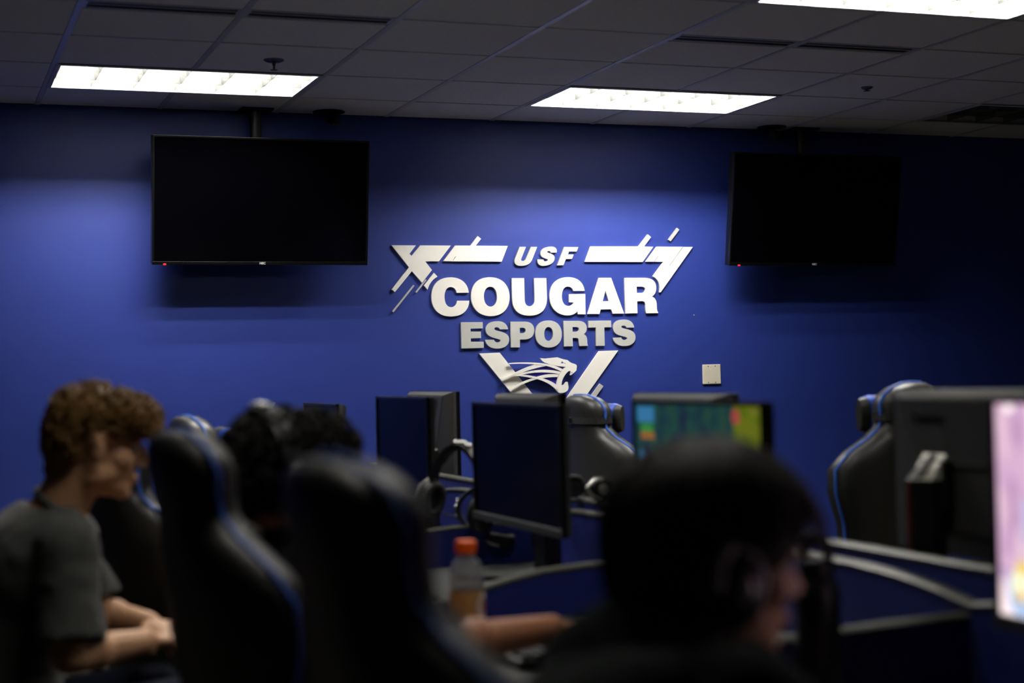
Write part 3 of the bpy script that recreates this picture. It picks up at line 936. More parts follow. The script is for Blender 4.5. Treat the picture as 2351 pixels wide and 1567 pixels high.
# ---------------------------------------------------------------- gaming chairs (local frame: the sitter faces +x, origin on the floor under the seat)
BZ = [(.44, .205, .045, -.205), (.52, .215, .055, -.215), (.62, .212, .058, -.225), (.72, .205, .058, -.235), (.82, .222, .058, -.248),
      (.92, .262, .058, -.262), (.995, .275, .056, -.270), (1.05, .245, .055, -.278), (1.095, .175, .055, -.283), (1.128, .138, .055, -.288),
      (1.16, .140, .057, -.294), (1.20, .148, .058, -.300), (1.230, .134, .055, -.305), (1.250, .108, .047, -.309), (1.264, .062, .030, -.311)]
WING = [.05, .07, .07, .07, .08, .10, .10, .07, .035, .02, .02, .025, .02, .01, 0]
def back_rings():
    rings = []
    for (z, w, th, xc), wg in zip(BZ, WING):
        ring = []
        for k in range(32):
            a = 2 * math.pi * k / 32
            ca, sa = math.cos(a), math.sin(a)
            y = w * math.copysign(abs(sa) ** .62, sa)
            x = th * math.copysign(abs(ca) ** .7, ca)
            q = abs(y) / w
            x += wg * q ** 3 * (1.0 if ca > 0 else .72)
            ring.append((xc + x, y, z))
        rings.append(ring)
    return rings

def make_chair(label):
    t = thing('gaming_chair', (0, 0, 0), 0, label, 'chair', 'gaming chairs')
    b = BM(); loft(b, back_rings()); back = obj('backrest', b, 'leather', t, True)
    # piping along the outer side seam, over the head and down the other side
    def seam(f, off):
        pts = []
        for (z, w, th, xc), wg in zip(BZ, WING):
            pts.append((xc + wg * .86 * f ** 3 + off * th, w * f + .002, z))
        rev = [(x, -y, z) for x, y, z in reversed(pts)]
        return pts[1:] + [(BZ[-1][3] + off * .03, 0, 1.266)] + rev[:-1]
    b = BM(); tube(b, seam(.985, .0), .0058, 8); o = obj('piping', b, 'blue_piping', back, True); o['label'] = 'blue piping along the outline'
    for s in (-1, 1):
        b = BM()
        ellipsoid(b, (-.283 + .03, s * .074, 1.085), (.062, .036, .030), rot=(s * R(-22), 0, 0)); obj('neck_slot', b, 'slot_dark', back, True)
    # head pillow
    b = BM()
    rings = []
    for k in range(11):
        y = -.135 + .27 * k / 10
        q = abs(y) / .135
        hh = .062 * (1 - .35 * q ** 4) + .012 * q ** 6; th = .040 * (1 - .75 * q ** 3)
        rings.append([(-.195 + th * math.cos(a), y, 1.165 + hh * math.copysign(abs(math.sin(a)) ** .7, math.sin(a))) for a in [2 * math.pi * i / 16 for i in range(16)]])
    loft(b, rings); pil = obj('head_pillow', b, 'leather', t, True)
    for s in (-1, 1):
        b = BM()
        rings = []
        for y, f in ((s * .062, 1.03), (s * .082, 1.04), (s * .100, 1.03)):
            q = abs(y) / .135
            hh = (.062 * (1 - .35 * q ** 4) + .012 * q ** 6) * f; th = .040 * (1 - .75 * q ** 3) * f + .001
            rings.append([(-.195 + th * math.cos(a), y, 1.165 + hh * math.copysign(abs(math.sin(a)) ** .7, math.sin(a))) for a in [2 * math.pi * i / 16 for i in range(16)]])
        loft(b, rings); o = obj('side_stripe', b, 'blue_leather', pil, True); o['label'] = 'blue stripe on the pillow'
    o = text_mesh('lettering', 'GAMING', .026, 'blue_piping', pil, .0008, bold=.0005)
    o.location = (-.154, 0, 1.165); o.rotation_euler = (R(90), 0, R(90))
    b = BM()
    br = back_rings()
    i0 = 10                                     # just under the widest part of the headrest
    c0 = Vector((BZ[i0][3], 0, BZ[i0][0]))
    loft(b, [[c0 + (Vector(p) - c0) * 1.015 + Vector((0, 0, dz)) for p in br[i0]] for dz in (-.013, .013)], False)
    loft(b, [[c0 + (Vector(p) - c0) * 1.045 + Vector((0, 0, dz)) for p in br[i0]] for dz in (-.013, .013)], False)
    obj('strap', b, 'strap', pil)
    b = BM(); box(b, (-.357, .03, 1.160), (.010, .05, .03), bev=.004); obj('buckle', b, 'chrome', pil)
    # lumbar cushion
    b = BM(); ellipsoid(b, (-.150, 0, .66), (.055, .165, .10)); obj('lumbar_pillow', b, 'leather', t, True)
    # seat
    b = BM()
    rings = []
    for k in range(13):
        y = -.27 + .54 * k / 12
        q = abs(y) / .27
        up = .045 * q ** 3
        zt = .475 + up; th_ = .055 * (1 - .5 * q ** 6)
        xs0, xs1 = -.235, .27 - .05 * q ** 4
        rings.append([(xs0, y, zt - .09), (xs0 - .012, y, zt - .045), (xs0, y, zt - .005), (xs0 + .06, y, zt), (0, y, zt), (xs1 - .07, y, zt + .004), (xs1 - .01, y, zt - .012), (xs1, y, zt - .05), (xs1 - .02, y, zt - .09), (0, y, zt - .10)])
    loft(b, rings); seat = obj('seat', b, 'leather', t, True)
    b = BM(); tube(b, [(-.20, .262, .500), (0, .272, .502), (.19, .262, .500), (.25, .18, .470), (.262, 0, .462), (.25, -.18, .470), (.19, -.262, .500), (0, -.272, .502), (-.20, -.262, .500)], .005, 6); obj('piping', b, 'blue_piping', seat, True)
    for s in (-1, 1):
        arm = BM()
        box(arm, (-.02, s * .305, .60), (.045, .022, .24), bev=.006); box(arm, (-.02, s * .25, .42), (.06, .13, .02), bev=.004)
        ar = obj('armrest', arm, 'black_plastic', t)
        b = BM(); box(b, (.01, s * .305, .725), (.26, .085, .03), bev=.012, seg=3); obj('arm_pad', b, 'rubber', ar, True)
        b = BM(); lathe(b, [(0, -.012), (.045, -.012), (.052, 0), (.045, .012), (0, .012)], M=Matrix.Rotation(R(90), 3, 'X'), n=20); o = obj('recline_hinge', b, 'black_plastic', t, True); o.location = (-.225, s * .235, .46)
        b = BM(); box(b, (-.205, s * .222, .47), (.05, .016, .14), bev=.004); obj('hinge_plate', b, 'black_plastic', t)
    b = BM(); cyl(b, (0, 0, .10), (0, 0, .30), .03); cyl(b, (0, 0, .28), (0, 0, .375), .018); box(b, (0, 0, .375), (.22, .18, .03), bev=.006); obj('gas_lift', b, 'black_plastic', t)
    b = BM()
    for k in range(5):
        a = 2 * math.pi * k / 5 + .3
        d = Vector((math.cos(a), math.sin(a), 0))
        tube(b, [Vector((0, 0, .115)) + d * .03, Vector((0, 0, .095)) + d * .30], [.030, .017], 8, flat=.7)
    obj('base', b, 'black_plastic', t)
    for k in range(5):
        a = 2 * math.pi * k / 5 + .3
        b = BM()
        c = Vector((math.cos(a) * .30, math.sin(a) * .30, .03))
        n = Vector((-math.sin(a), math.cos(a), 0))
        cyl(b, c - n * .024, c - n * .006, .030); cyl(b, c + n * .006, c + n * .024, .030); cyl(b, c + Vector((0, 0, .02)), c + Vector((0, 0, .075)), .010)
        obj('caster', b, 'rubber', t)
    return t

proto = make_chair('')
chairs = [  # backrest-top position, yaw, top height, label
    ((.205, -3.33), 2, 1.222, True, 'empty chair with lit grey top, farther off between the two curly heads'),
    ((-.165, -6.70), 0, 1.250, False, 'big blurred chair back in the foreground, behind the hooded person with headset'),
    ((-.172, -5.655), 2, 1.252, False, 'chair behind the curly black-haired person, blue seam on its side'),
    ((-.150, -4.30), 12, 1.190, False, 'low dark chair back just beyond the grey t-shirt person'),
    ((1.944, -2.375), 4, 1.236, True, 'empty chair turned away under the V, straps and blue seam visible'),
    ((2.43, -3.95), 117, 1.272, True, 'empty chair on the right with blue-striped head pillow at its left'),
]
first = True
for (bx, by), yaw, top, pillow, lab in chairs:
    o = proto if first else dup_tree(proto, None, () if pillow else ('head_pillow',))
    first = False
    a = R(yaw)
    o.location = (bx + .305 * math.cos(a), by + .305 * math.sin(a), 0)
    o.rotation_euler = (0, 0, a)
    o.scale = (1, 1, top / 1.266)
    o['label'] = lab

# ---------------------------------------------------------------- people
def head_shapes(b, M):
    e = lambda c, r, rot=None: ellipsoid(b, c, r, M, 18, 12, rot)
    e((-.016, 0, .032), (.096, .075, .088))
    e((-.030, 0, .0), (.080, .070, .080))
    e((.030, 0, -.028), (.062, .060, .082))
    e((.052, 0, .028), (.042, .058, .048))
    for s in (-1, 1):
        e((.048, s * .036, -.028), (.034, .028, .032))
        e((.012, s * .048, -.070), (.040, .016, .024), (0, R(-25), 0))
        e((-.006, s * .077, -.012), (.019, .007, .033), (0, R(-10), s * R(14)))
        e((-.010, s * .083, .004), (.014, .006, .018))
        e((.099, s * .0125, -.038), (.011, .009, .009))
        e((.079, s * .033, .016), (.014, .023, .009), (s * R(-8), 0, 0))
    e((.040, 0, -.088), (.046, .040, .028)); e((.072, 0, -.102), (.020, .023, .018))
    for k in range(6):
        f = k / 5
        e((.088 + .026 * f, 0, .008 - .040 * f), (.012, .0095 + .004 * f, .012))
    e((.092, 0, -.066), (.012, .023, .007)); e((.090, 0, -.077), (.012, .020, .008))

def hand_shapes(b, wrist, tip, up, curl=.5, side=1, s=1.0):
    """open or slightly curled hand from wrist towards tip; up = back of the hand; side = direction of the thumb"""
    wrist, tip = Vector(wrist), Vector(tip)
    d = (tip - wrist).normalized(); up = Vector(up); up = (up - d * up.dot(d)).normalized()
    lat = d.cross(up) * side
    palm = wrist + d * .045 * s
    M = Matrix((d, lat, up)).transposed().to_4x4()
    ellipsoid(b, palm, (.055 * s, .042 * s, .016 * s), None, 14, 8, M.to_euler())
    ellipsoid(b, wrist + d * .075 * s, (.022 * s, .040 * s, .014 * s), None, 14, 8, M.to_euler())
    for k, (off, L) in enumerate(((.030, .074), (.010, .082), (-.011, .076), (-.031, .060))):
        p = wrist + d * (.084 - .004 * abs(k - 1)) * s + lat * off * s
        dirn = (d + lat * off * 2.2).normalized()
        ang = 0
        for j, f in enumerate((.45, .32, .23)):
            ang += curl * (.55 if j == 0 else .75)
            dd = (dirn * math.cos(ang) - up * math.sin(ang)).normalized()
            q = p + dd * L * f * s
            limb(b, p, q, (.0090 - j * .0008) * s, (.0084 - j * .0009) * s, n=10)
            p = q
    p = wrist + d * .022 * s + lat * .030 * s
    for f, turn in ((.040, .9), (.034, .55), (.026, .25)):
        dd = (d + lat * turn - up * .35).normalized()
        q = p + dd * f * s
        limb(b, p, q, .0115 * s, .0100 * s, n=10)
        p = q

def curls(bm, vols, n, rc, rt, rnd, keep):
    """small open loops of hair standing on a set of ellipsoids"""
    done = 0
    tries = 0
    while done < n and tries < n * 12:
        tries += 1
        c, r = vols[rnd.randrange(len(vols))]
        v = Vector((rnd.gauss(0, 1), rnd.gauss(0, 1), rnd.gauss(0, 1))).normalized()
        p = Vector((c[0] + v.x * r[0], c[1] + v.y * r[1], c[2] + v.z * r[2]))
        if not keep(p): continue
        if any(((p.x - c2[0]) / r2[0]) ** 2 + ((p.y - c2[1]) / r2[1]) ** 2 + ((p.z - c2[2]) / r2[2]) ** 2 < .72 for c2, r2 in vols): continue
        nrm = Vector((v.x / r[0], v.y / r[1], v.z / r[2])).normalized()
        u = nrm.cross(Vector((rnd.uniform(-1, 1), rnd.uniform(-1, 1), rnd.uniform(-1, 1)))).normalized()
        w = nrm.cross(u)
        rr = rc * rnd.uniform(.6, 1.25)
        base = p - nrm * rr * .25
        k0 = rnd.uniform(0, 1.5)
        pts = []
        for i in range(10):
            a = k0 + i * 5.0 / 9
            pts.append(base + (u * math.cos(a) + (nrm if i % 2 else nrm) * math.sin(a) * .9) * rr + w * (i - 4.5) * rr * .13)
        tube(bm, pts, [rt * (1 - .6 * abs(i - 4) / 6) for i in range(10)], 5)
        done += 1

def person(name_loc, label, J, skin, shirt, trousers, headR, hairfn, long_sleeve=False, hood=False):
    """J: joints in world space"""
    base = Vector(name_loc)
    t = thing('person', base, 0, label, 'person')
    L = {k: (Vector(v) - base) for k, v in J.items() if isinstance(v, tuple)}
    HM = Matrix.Translation(L['head']) @ headR.to_4x4()
    b = BM()
    head_shapes(b, HM)
    nk = HM @ Vector((-.022, 0, -.06))
    limb(b, L['neck'], nk, .062, .056); 
    lat = (L['shR'] - L['shL']).normalized()
    up = (L['neck'] - L['hip']).normalized()
    fw = lat.cross(up).normalized() * -1.0
    if fw.x < 0: fw = -fw
    def torso(bm, grow, z0=0.0):
        rings = []
        prof = [(0.0, .165, .115), (.12, .170, .120), (.3, .158, .112), (.5, .165, .118), (.68, .185, .122), (.82, .190, .112), (.92, .165, .095), (1.0, .09, .075)]
        P0, P1, P2 = L['hip'], L['chest'], L['neck']
        for f, w, dpt in prof:
            c = P0 * (1 - f) ** 2 + P1 * 2 * f * (1 - f) + P2 * f * f
            rings.append([c + lat * (w + grow) * math.cos(a) + fw * (dpt + grow) * math.sin(a) for a in [2 * math.pi * k / 24 for k in range(24)]])
        loft(bm, rings)
        for s in ('shL', 'shR'):
            limb(bm, L['neck'] * .45 + L[s] * .55 - up * .02, L[s], .062 + grow, .060 + grow)
    torso(b, -.008)
    hands = {}
    for s, sd in (('L', 1), ('R', -1)):
        limb(b, L['sh' + s], L['el' + s], .050, .041); limb(b, L['el' + s], L['wr' + s], .042, .028)
        m_ = L['el' + s] * .7 + L['wr' + s] * .3
        ellipsoid(b, m_, (.044, .044, .044))
        hand_shapes(b, L['wr' + s], L['ha' + s], (0, 0, 1), .45, sd)
        limb(b, L['hp' + s], L['kn' + s], .080, .056); limb(b, L['kn' + s], L['an' + s], .054, .036)
        limb(b, L['an' + s], L['an' + s] + Vector((.13, 0, -.05)), .036, .030)
    me = remeshed(b, .0055, 3)
    body = new_obj('body', me, skin, t, True)
    # face details
    for s in (-1, 1):
        b = BM(); ellipsoid(b, (.0765, s * .032, .0), (.0120, .0120, .0110), HM); ey = obj('eye', b, 'eye_white', t, True)
        b = BM(); ellipsoid(b, (.0852, s * .032, .0), (.0040, .0056, .0056), HM); obj('iris', b, 'iris', ey, True)
        b = BM(); tube(b, [HM @ Vector((.098, s * .014, .023)), HM @ Vector((.096, s * .032, .028)), HM @ Vector((.080, s * .050, .022))], [.003, .0045, .002], 6, flat=.6); obj('eyebrow', b, J['hairmat'], t, True)
    # clothes
    b = BM()
    torso(b, .012)
    for s in ('L', 'R'):
        sh, el, wr = L['sh' + s], L['el' + s], L['wr' + s]
        limb(b, sh, sh * .5 + el * .5, .068, .064, (True, True))
        if long_sleeve:
            limb(b, sh * .5 + el * .5, el, .064, .056); limb(b, el, wr * .93 + el * .07, .056, .044, (True, False))
        else:
            e2 = sh * .12 + el * .88
            tube(b, [sh * .5 + el * .5, e2], [.066, .074], 18)
    if hood or long_sleeve or shirt == 'black_tee':
        limb(b, L['neck'] - up * .01, L['neck'] * .72 + nk * .28, .084 if hood else .070, .074 if hood else .062)
    if hood:
        M_ = L['neck'] + fw * .055 + Vector((0, 0, .015))
        ellipsoid(b, M_, (.058, .080, .050), None, 20, 12, (0, R(25), math.atan2(fw.y, fw.x)))
    me = remeshed(b, .008, 5, (.016, .085))
    sh_ = new_obj('hoodie' if hood else 'shirt', me, shirt, t, True)
    b = BM()
    nd = (nk - L['neck']).normalized()
    u, v = frame_from(nd)
    c = L['neck'] + nd * .018
    tube(b, [c + u * .070 * math.cos(a) + v * .070 * math.sin(a) + fw * .010 - Vector((0, 0, .028)) * max(0, (u * math.cos(a) + v * math.sin(a)).dot(fw)) for a in [2 * math.pi * k / 24 for k in range(24)]], .008, 8, closed=True)
    obj('collar', b, shirt, sh_, True)
    b = BM()
    limb(b, L['hip'] + lat * .06, L['hip'] - lat * .06, .135, .135)
    for s in ('L', 'R'):
        limb(b, L['hp' + s], L['kn' + s], .094, .072); limb(b, L['kn' + s], L['an' + s], .070, .056, (True, False))
    me = remeshed(b, .010, 4, (.012, .10))
    new_obj('trousers', me, trousers, t, True)
    for s in ('L', 'R'):
        b = BM()
        a = L['an' + s]
        rings = []
        for k, (x, w, h) in enumerate(((-.080, .022, .055), (-.062, .042, .095), (0, .050, .118), (.06, .052, .108), (.13, .054, .092), (.185, .046, .070), (.215, .020, .04))):
            zf = .002 - base.z
            rings.append([(a.x + x, a.y + w * math.cos(q), zf + (h * math.sin(q) if math.sin(q) > 0 else 0)) for q in [2 * math.pi * i / 14 for i in range(14)]])
        loft(b, rings); obj('shoe', b, 'shoe', t, True)
    hairfn(t, HM)
    return t, HM, base

def curly_hair(vols, n, rc, rt, seed, m, keep, cap):
    def fn(t, HM):
        rnd = random.Random(seed)
        b = BM()
        for c, r in cap: ellipsoid(b, c, r)
        me = remeshed(b, .008, 2, (.016, .02))
        b2 = BM(); b2.from_mesh(me); bpy.data.meshes.remove(me)
        curls(b2, vols, n, rc, rt, rnd, keep)
        for v in b2.verts: v.co = HM @ v.co
        obj('hair', b2, m, t, True)
    return fn

# ---- left: grey t-shirt, curly brown hair, seen in profile
P3R = Euler((0, R(10), R(2)), 'XYZ').to_matrix()
J3 = dict(hip=(-.44, -4.70, .585), chest=(-.41, -4.70, .86), neck=(-.305, -4.735, 1.055), head=(-.222, -4.755, 1.205),
          shR=(-.300, -4.905, .985), shL=(-.300, -4.545, 1.010), elR=(-.300, -4.955, .775), elL=(-.205, -4.575, .800),
          wrR=(-.130, -4.815, .770), wrL=(-.110, -4.700, .790), haR=(-.06, -4.74, .755), haL=(-.05, -4.79, .775),
          hpR=(-.44, -4.80, .56), hpL=(-.44, -4.60, .56), knR=(-.06, -4.90, .63), knL=(-.10, -4.68, .63), anR=(-.10, -4.94, .10), anL=(-.12, -4.68, .10), hairmat='hair_brown')
vols3 = [((-.010, 0, .050), (.100, .090, .076)), ((.050, 0, .064), (.080, .084, .052)), ((-.055, 0, .015), (.058, .078, .085)), ((.088, 0, .042), (.046, .066, .034))]
keep3 = lambda p: (p.z > .022 or p.x < -.045) and p.z > -.055 and not (p.z < .025 and p.x > -.02)
cap3 = [((-.014, 0, .048), (.094, .084, .074)), ((.050, 0, .064), (.070, .074, .044)), ((-.062, 0, .0), (.058, .078, .085)), ((-.070, 0, -.06), (.034, .055, .045))]
person((-.47, -4.70, 0), 'person in grey t-shirt with curly brown hair, seated in profile at left, hands together', J3, 'skin', 'tee_grey', 'denim', P3R,
       curly_hair(vols3, 1150, .0125, .0027, 3, 'hair_brown', keep3, cap3))
# simple stool under that person
t = thing('stool', (-.46, -4.70, 0), 0, 'low dark stool under the grey t-shirt person', 'stool')
b = BM(); lathe(b, [(0, .365), (.17, .365), (.185, .375), (.185, .415), (.17, .43), (0, .43)], n=32); obj('seat', b, 'leather', t, True)
for k in range(4):
    a = math.pi / 4 + k * math.pi / 2
    b = BM(); tube(b, [(.12 * math.cos(a), .12 * math.sin(a), .37), (.20 * math.cos(a), .20 * math.sin(a), 0.0)], .014, 10); obj('leg', b, 'black_plastic', t, True)

# ---- middle: curly black hair with headset, black shirt, right arm on the desk
yaw2 = 18
P2R = Euler((0, R(14), R(yaw2)), 'XYZ').to_matrix()
J2 = dict(hip=(.06, -5.60, .60), chest=(-.02, -5.55, .85), neck=(.0, -5.465, 1.01), head=(.050, -5.410, 1.150),
          shR=(.095, -5.61, .965), shL=(-.075, -5.30, .965), elR=(.285, -5.615, .845), elL=(.17, -5.25, .82),
          wrR=(.555, -5.480, .838), wrL=(.42, -5.24, .815), haR=(.66, -5.415, .825), haL=(.53, -5.25, .80),
          hpR=(.0, -5.62, .54), hpL=(-.06, -5.44, .54), knR=(.42, -5.52, .55), knL=(.36, -5.30, .55), anR=(.40, -5.52, .10), anL=(.36, -5.28, .10), hairmat='hair_black')
vols2 = [((-.012, 0, .050), (.102, .098, .076)), ((.052, 0, .074), (.084, .088, .062)), ((-.075, 0, -.005), (.068, .088, .088))]
keep2 = lambda p: (p.z > .012 or p.x < -.04) and p.z > -.085 and not (p.z < .018 and p.x > -.02 and abs(p.y) < .3)
cap2 = [((-.018, 0, .046), (.098, .092, .075)), ((.052, 0, .072), (.074, .078, .054)), ((-.070, 0, -.015), (.060, .080, .086))]
p2, HM2, base2 = person((.06, -5.60, 0), 'person with curly black hair and headset, one bare forearm resting on the desk', J2, 'skin_tan', 'black_tee', 'denim', P2R,
       curly_hair(vols2, 950, .0125, .0029, 9, 'hair_black', keep2, cap2))

# ---- right foreground: straight dark hair, hoodie, headset
yaw1 = 4
P1R = Euler((0, R(5), R(yaw1)), 'XYZ').to_matrix()
J1 = dict(hip=(.14, -6.65, .60), chest=(.02, -6.62, .82), neck=(.175, -6.625, .985), head=(.334, -6.600, 1.098),
          shR=(.265, -6.790, .962), shL=(.215, -6.48, .840), elR=(.43, -6.86, .80), elL=(.32, -6.36, .80),
          wrR=(.62, -6.66, .800), wrL=(.55, -6.46, .800), haR=(.72, -6.66, .79), haL=(.65, -6.47, .79),
          hpR=(.10, -6.72, .54), hpL=(.06, -6.53, .54), knR=(.50, -6.64, .55), knL=(.46, -6.42, .55), anR=(.46, -6.64, .10), anL=(.43, -6.42, .10), hairmat='hair_dark')
def straight_hair(t, HM):
    rnd = random.Random(5)
    b = BM()
    for c, r in [((-.022, 0, .042), (.122, .096, .092)), ((.030, 0, .062), (.090, .084, .066)), ((-.060, 0, -.03), (.072, .088, .088)), ((-.062, 0, -.09), (.056, .070, .05))]:
        ellipsoid(b, c, r)
    me = remeshed(b, .008, 3, (.008, .03))
    b2 = BM(); b2.from_mesh(me); bpy.data.meshes.remove(me)
    crown = Vector((-.035, 0, .0))
    for i in range(300):
        az = rnd.uniform(-math.pi, math.pi)
        front = math.cos(az) > .45
        side = abs(math.sin(az)) > .75
        Lx = 1.62 if front else ((1.72 if math.cos(az) > -.05 else 2.1) if side else 2.75)
        end = Lx * rnd.uniform(.88, 1.06)
        pts = []
        lift = rnd.uniform(.0, .010)
        wob = rnd.uniform(-.25, .25)
        for k in range(9):
            th = .015 + (end - .015) * k / 8
            a2 = az + wob * (k / 8) ** 2
            d = Vector((math.cos(a2) * math.sin(th), math.sin(a2) * math.sin(th), math.cos(th)))
            rr = Vector((.136 if d.x < 0 else .128, .101, .103 if d.z > 0 else .19))
            p = Vector((-.014 + d.x * rr.x, d.y * rr.y, .040 + d.z * rr.z)) + d * lift
            if front: p += Vector((.020, 0, -.004)) * (k / 8) ** 2.5
            pts.append(p)
        tube(b2, pts, [.0055 * (1 - .80 * (k / 8) ** 2) for k in range(9)], 5, flat=.5)
    for v in b2.verts: v.co = HM @ v.co
    obj('hair', b2, 'hair_dark', t, True)
p1, HM1, base1 = person((.14, -6.65, 0), 'person in dark hoodie with straight dark hair and headset, seated in the right foreground', J1, 'skin', 'hoodie', 'denim', P1R, straight_hair, long_sleeve=True, hood=True)

# ---------------------------------------------------------------- headsets
def headset(M, label, accent=None, scale=1.0, wide=.0, mic=True):
    """local: ear axis along y, band over +z; M places it in the world"""
    loc, rot, sc = M.decompose()
    t = thing('headset', loc, 0, label, 'headset', 'gaming headsets')
    t.rotation_euler = rot.to_euler()
    t.scale = (scale, scale, scale)
    rw, rh = .092 + wide, .142
    arc = [Vector((0, rw * math.cos(a), -.005 + rh * math.sin(a))) for a in [math.pi * k / 24 for k in range(25)]]
    b = BM()
    loft(b, [[p + Vector((-.017, 0, 0)), p * 1.035 + Vector((-.017, 0, 0)), p * 1.05, p * 1.035 + Vector((.017, 0, 0)), p + Vector((.017, 0, 0))] for p in arc[2:-2]])
    bd = obj('headband', b, 'black_plastic', t, True)
    b = BM()
    loft(b, [[p * .93 + Vector((-.014, 0, 0)), p * 1.0 + Vector((-.018, 0, 0)), p * 1.0 + Vector((.018, 0, 0)), p * .93 + Vector((.014, 0, 0))] for p in arc[5:-5]])
    obj('band_pad', b, 'rubber', bd, True)
    b = BM()
    for k in range(3):
        p = arc[12] * 1.062; ellipsoid(b, (0, -.020 + k * .020, p.z - abs(k - 1) * .003), (.012, .009, .007))
    obj('glint_stud', b, 'chrome', bd)  # chrome beads added on the band so it catches glints
    for s in (-1, 1):
        b = BM()
        tube(b, [(0, s * rw * 1.03, .035), (-.026, s * (rw + .014), .014), (-.032, s * (rw + .016), -.015)], .007, 8)
        tube(b, [(0, s * rw * 1.03, .035), (.026, s * (rw + .014), .014), (.032, s * (rw + .016), -.015)], .007, 8)
        obj('yoke', b, 'silver', t, True)
        b = BM()
        Mx = Matrix.Rotation(R(90), 3, 'X')
        lathe(b, [(0, .024), (.026, .024), (.036, .018), (.041, .008), (.041, -.006), (0, -.006)], n=28, M=Matrix.Rotation(R(-90) * s, 3, 'X'))
        for v in b.verts: v.co = Vector((v.co.x, v.co.y, v.co.z * 1.2))
        c = obj('ear_cup', b, 'black_plastic', t, True); c.location = (0, s * (rw - .002), -.018)
        b = BM()
        ring = [(.030 * math.cos(a), -s * .010, .036 * math.sin(a)) for a in [2 * math.pi * k / 24 for k in range(24)]]
        tube(b, ring, .011, 8, closed=True); obj('cushion', b, 'rubber', c, True)
        b = BM(); lathe(b, [(0, .0255), (.016, .0255), (.018, .024)], n=20, M=Matrix.Rotation(R(-90) * s, 3, 'X')); o = obj('cup_badge', b, 'silver', c, True)
    if mic:
      b = BM(); tube(b, [(.02, rw + .014, -.04), (.06, rw + .012, -.065), (.10, rw - .01, -.075)], [.004, .003, .003], 6); ellipsoid(b, (.105, rw - .014, -.075), (.012, .008, .008)); obj('microphone', b, 'black_plastic', t, True)
    if accent:
        b = BM(); ellipsoid(b, (.012, -.055, .122), (.009, .009, .007)); o = obj('accent_dot', b, 'red_led', t, True); o['label'] = 'small red dot on the band'
    return t
TB2 = Matrix.Translation(base2); TB1 = Matrix.Translation(base1)
headset(TB2 @ HM2 @ Matrix.Translation((-.030, 0, -.012)) @ Matrix.Rotation(R(-20), 4, 'Y'), 'headset with studs added for band glints, worn on curly black hair', scale=.98, wide=.014)
headset(TB1 @ HM1 @ Matrix.Translation((-.044, 0, -.006)) @ Matrix.Rotation(R(-8), 4, 'Y'), 'black headset worn by the hooded person in the foreground', scale=.97, wide=.016)
ZT = .887
headset(Matrix.Translation((.925, -3.80, ZT + .072)) @ Matrix.Rotation(R(28), 4, 'Z') @ Matrix.Rotation(R(10), 4, 'X'), 'headset with red dot standing on the divider between the two switched-off monitors', accent=True, scale=1.18)
headset(Matrix.Translation((1.05, -3.82, ZT + .028)) @ Matrix.Rotation(R(70), 4, 'Z') @ Matrix.Rotation(R(-82), 4, 'X'), 'headset lying over the divider below the middle switched-off monitor', scale=.9)
headset(Matrix.Translation((1.215, -4.075, .961 + .036)) @ Matrix.Rotation(R(8), 4, 'Z') @ Matrix.Rotation(R(-84), 4, 'Y'), 'headset lying on the spine panel right of the middle switched-off monitor', scale=.85, mic=False)

# ---------------------------------------------------------------- bottles
t = thing('sports_drink_bottle', (.490, -5.165, ZD), 0, 'clear drink bottle with orange cap on the desk above the bare forearm', 'bottle')
b = BM()
prof = [(0, .002), (.030, .002), (.0355, .008), (.036, .03), (.0345, .040), (.036, .050), (.036, .120), (.0345, .128), (.0365, .136), (.0365, .150), (.034, .165), (.027, .180), (.019, .190), (.0185, .196)]
inner = [(max(r - .0012, 0), z) for r, z in reversed(prof)]
lathe(b, prof + inner, n=32); obj('bottle_body', b, 'clear_plastic', t, True)
b = BM(); lathe(b, [(0, .224), (.0185, .224), (.0210, .221), (.0215, .199), (.0195, .196), (.0195, .196)], n=32)
for k in range(24):
    a = 2 * math.pi * k / 24
    box(b, (.0213 * math.cos(a), .0213 * math.sin(a), .209), (.0016, .0016, .018), rot=(0, 0, a))
obj('cap', b, 'orange_cap', t)
b = BM(); lathe(b, [(.0364, .050), (.0368, .050), (.0368, .120), (.0364, .120)], n=40); lb = obj('label_band', b, 'label_brown', t, True)
def wrap(pts, r, m, name, parent):
    """flat shape (angle in degrees, height) wrapped on the bottle"""
    b = BM()
    va = [b.verts.new((r * math.cos(R(a)), r * math.sin(R(a)), z)) for a, z in pts]
    vb = [b.verts.new(((r + .0006) * math.cos(R(a)), (r + .0006) * math.sin(R(a)), z)) for a, z in pts]
    n = len(pts) // 2
    for i in range(n - 1):
        b.faces.new((vb[i], vb[i + 1], vb[2 * n - 2 - i], vb[2 * n - 1 - i]))
        b.faces.new((va[i + 1], va[i], va[2 * n - 1 - i], va[2 * n - 2 - i]))
    return obj(name, b, m, parent)
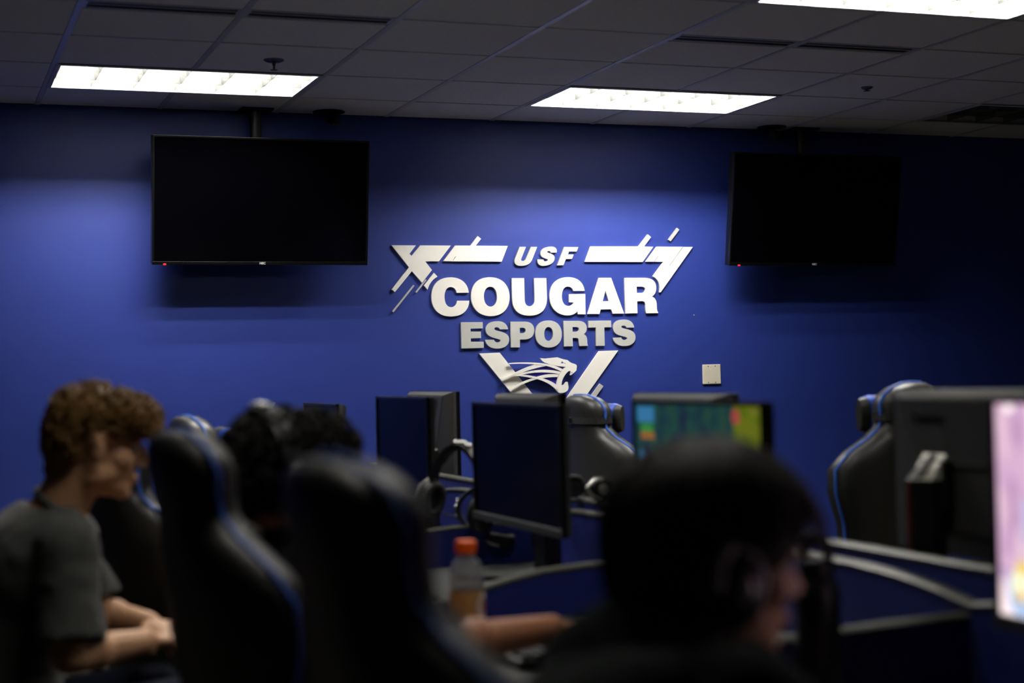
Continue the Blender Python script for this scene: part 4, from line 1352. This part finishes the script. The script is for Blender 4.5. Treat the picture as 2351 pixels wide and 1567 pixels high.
# white open ring letter G with a red bolt, on the side turned to the right
ga = -40
outer = [(ga + 34 * math.cos(q), .085 + .030 * math.sin(q)) for q in [R(40 + 300 * k / 24) for k in range(25)]]
inn = [(ga + 17 * math.cos(q), .085 + .017 * math.sin(q)) for q in [R(40 + 300 * k / 24) for k in range(25)]]
wrap(outer + inn[::-1], .0370, 'label_white', 'letter', lb)
wrap([(ga - 4, .105), (ga + 6, .092), (ga + 2, .075), (ga + 8, .064), (ga - 2, .064), (ga - 6, .075), (ga - 6, .090), (ga - 12, .104)], .0372, 'label_red', 'bolt', lb)

t = thing('drinking_bottle', (.775, -6.10, ZD), R(20), 'tall black drinking bottle with loop lid beside the pink monitor', 'bottle')
b = BM(); lathe(b, [(0, .0005), (.034, .0005), (.037, .006), (.037, .205), (.034, .222), (.027, .232), (0, .232)], n=36); obj('bottle_body', b, 'tumbler', t, True)
b = BM(); lathe(b, [(0, .231), (.028, .231), (.029, .236), (.029, .256), (.024, .262), (0, .262)], n=32); lid = obj('lid', b, 'tumbler', t, True)
b = BM(); tube(b, [(.0, .024, .255), (.0, .026, .283), (0, .016, .296), (0, -.016, .296), (0, -.026, .283), (0, -.024, .255)], .006, 8, flat=1.6); obj('carry_loop', b, 'tumbler', lid, True)
b = BM(); cyl(b, (.026, -.004, .248), (.034, -.006, .249), .008, .006); obj('spout', b, 'silver', lid, True)

# cables under the desks
def cable(pts, label, m='rubber'):
    b = BM()
    c = Vector(pts[0])
    P_ = [Vector(p) for p in pts]
    fine = []
    for i in range(len(P_) - 1):
        p0 = P_[max(i - 1, 0)]; p1 = P_[i]; p2 = P_[i + 1]; p3 = P_[min(i + 2, len(P_) - 1)]
        for k in range(8):
            s = k / 8
            fine.append(.5 * ((2 * p1) + (p2 - p0) * s + (2 * p0 - 5 * p1 + 4 * p2 - p3) * s * s + (3 * p1 - p0 - 3 * p2 + p3) * s ** 3) - c)
    fine.append(P_[-1] - c)
    tube(b, fine, .004, 8)
    o = obj('cable', b, m, None, True, c); tag(o, label, 'cable', 'monitor cables')
cable([(1.00, -4.22, .90), (1.03, -4.18, .83), (1.08, -4.20, .785), (1.12, -4.32, .766), (1.10, -4.45, .765)], 'dark cable hanging under the middle switched-off monitor')
cable([(1.29, -5.62, .92), (1.31, -5.72, .86), (1.30, -5.88, .88), (1.29, -6.02, .80), (1.31, -6.10, .765)], 'dark cable hanging by the red-lined stand at right')
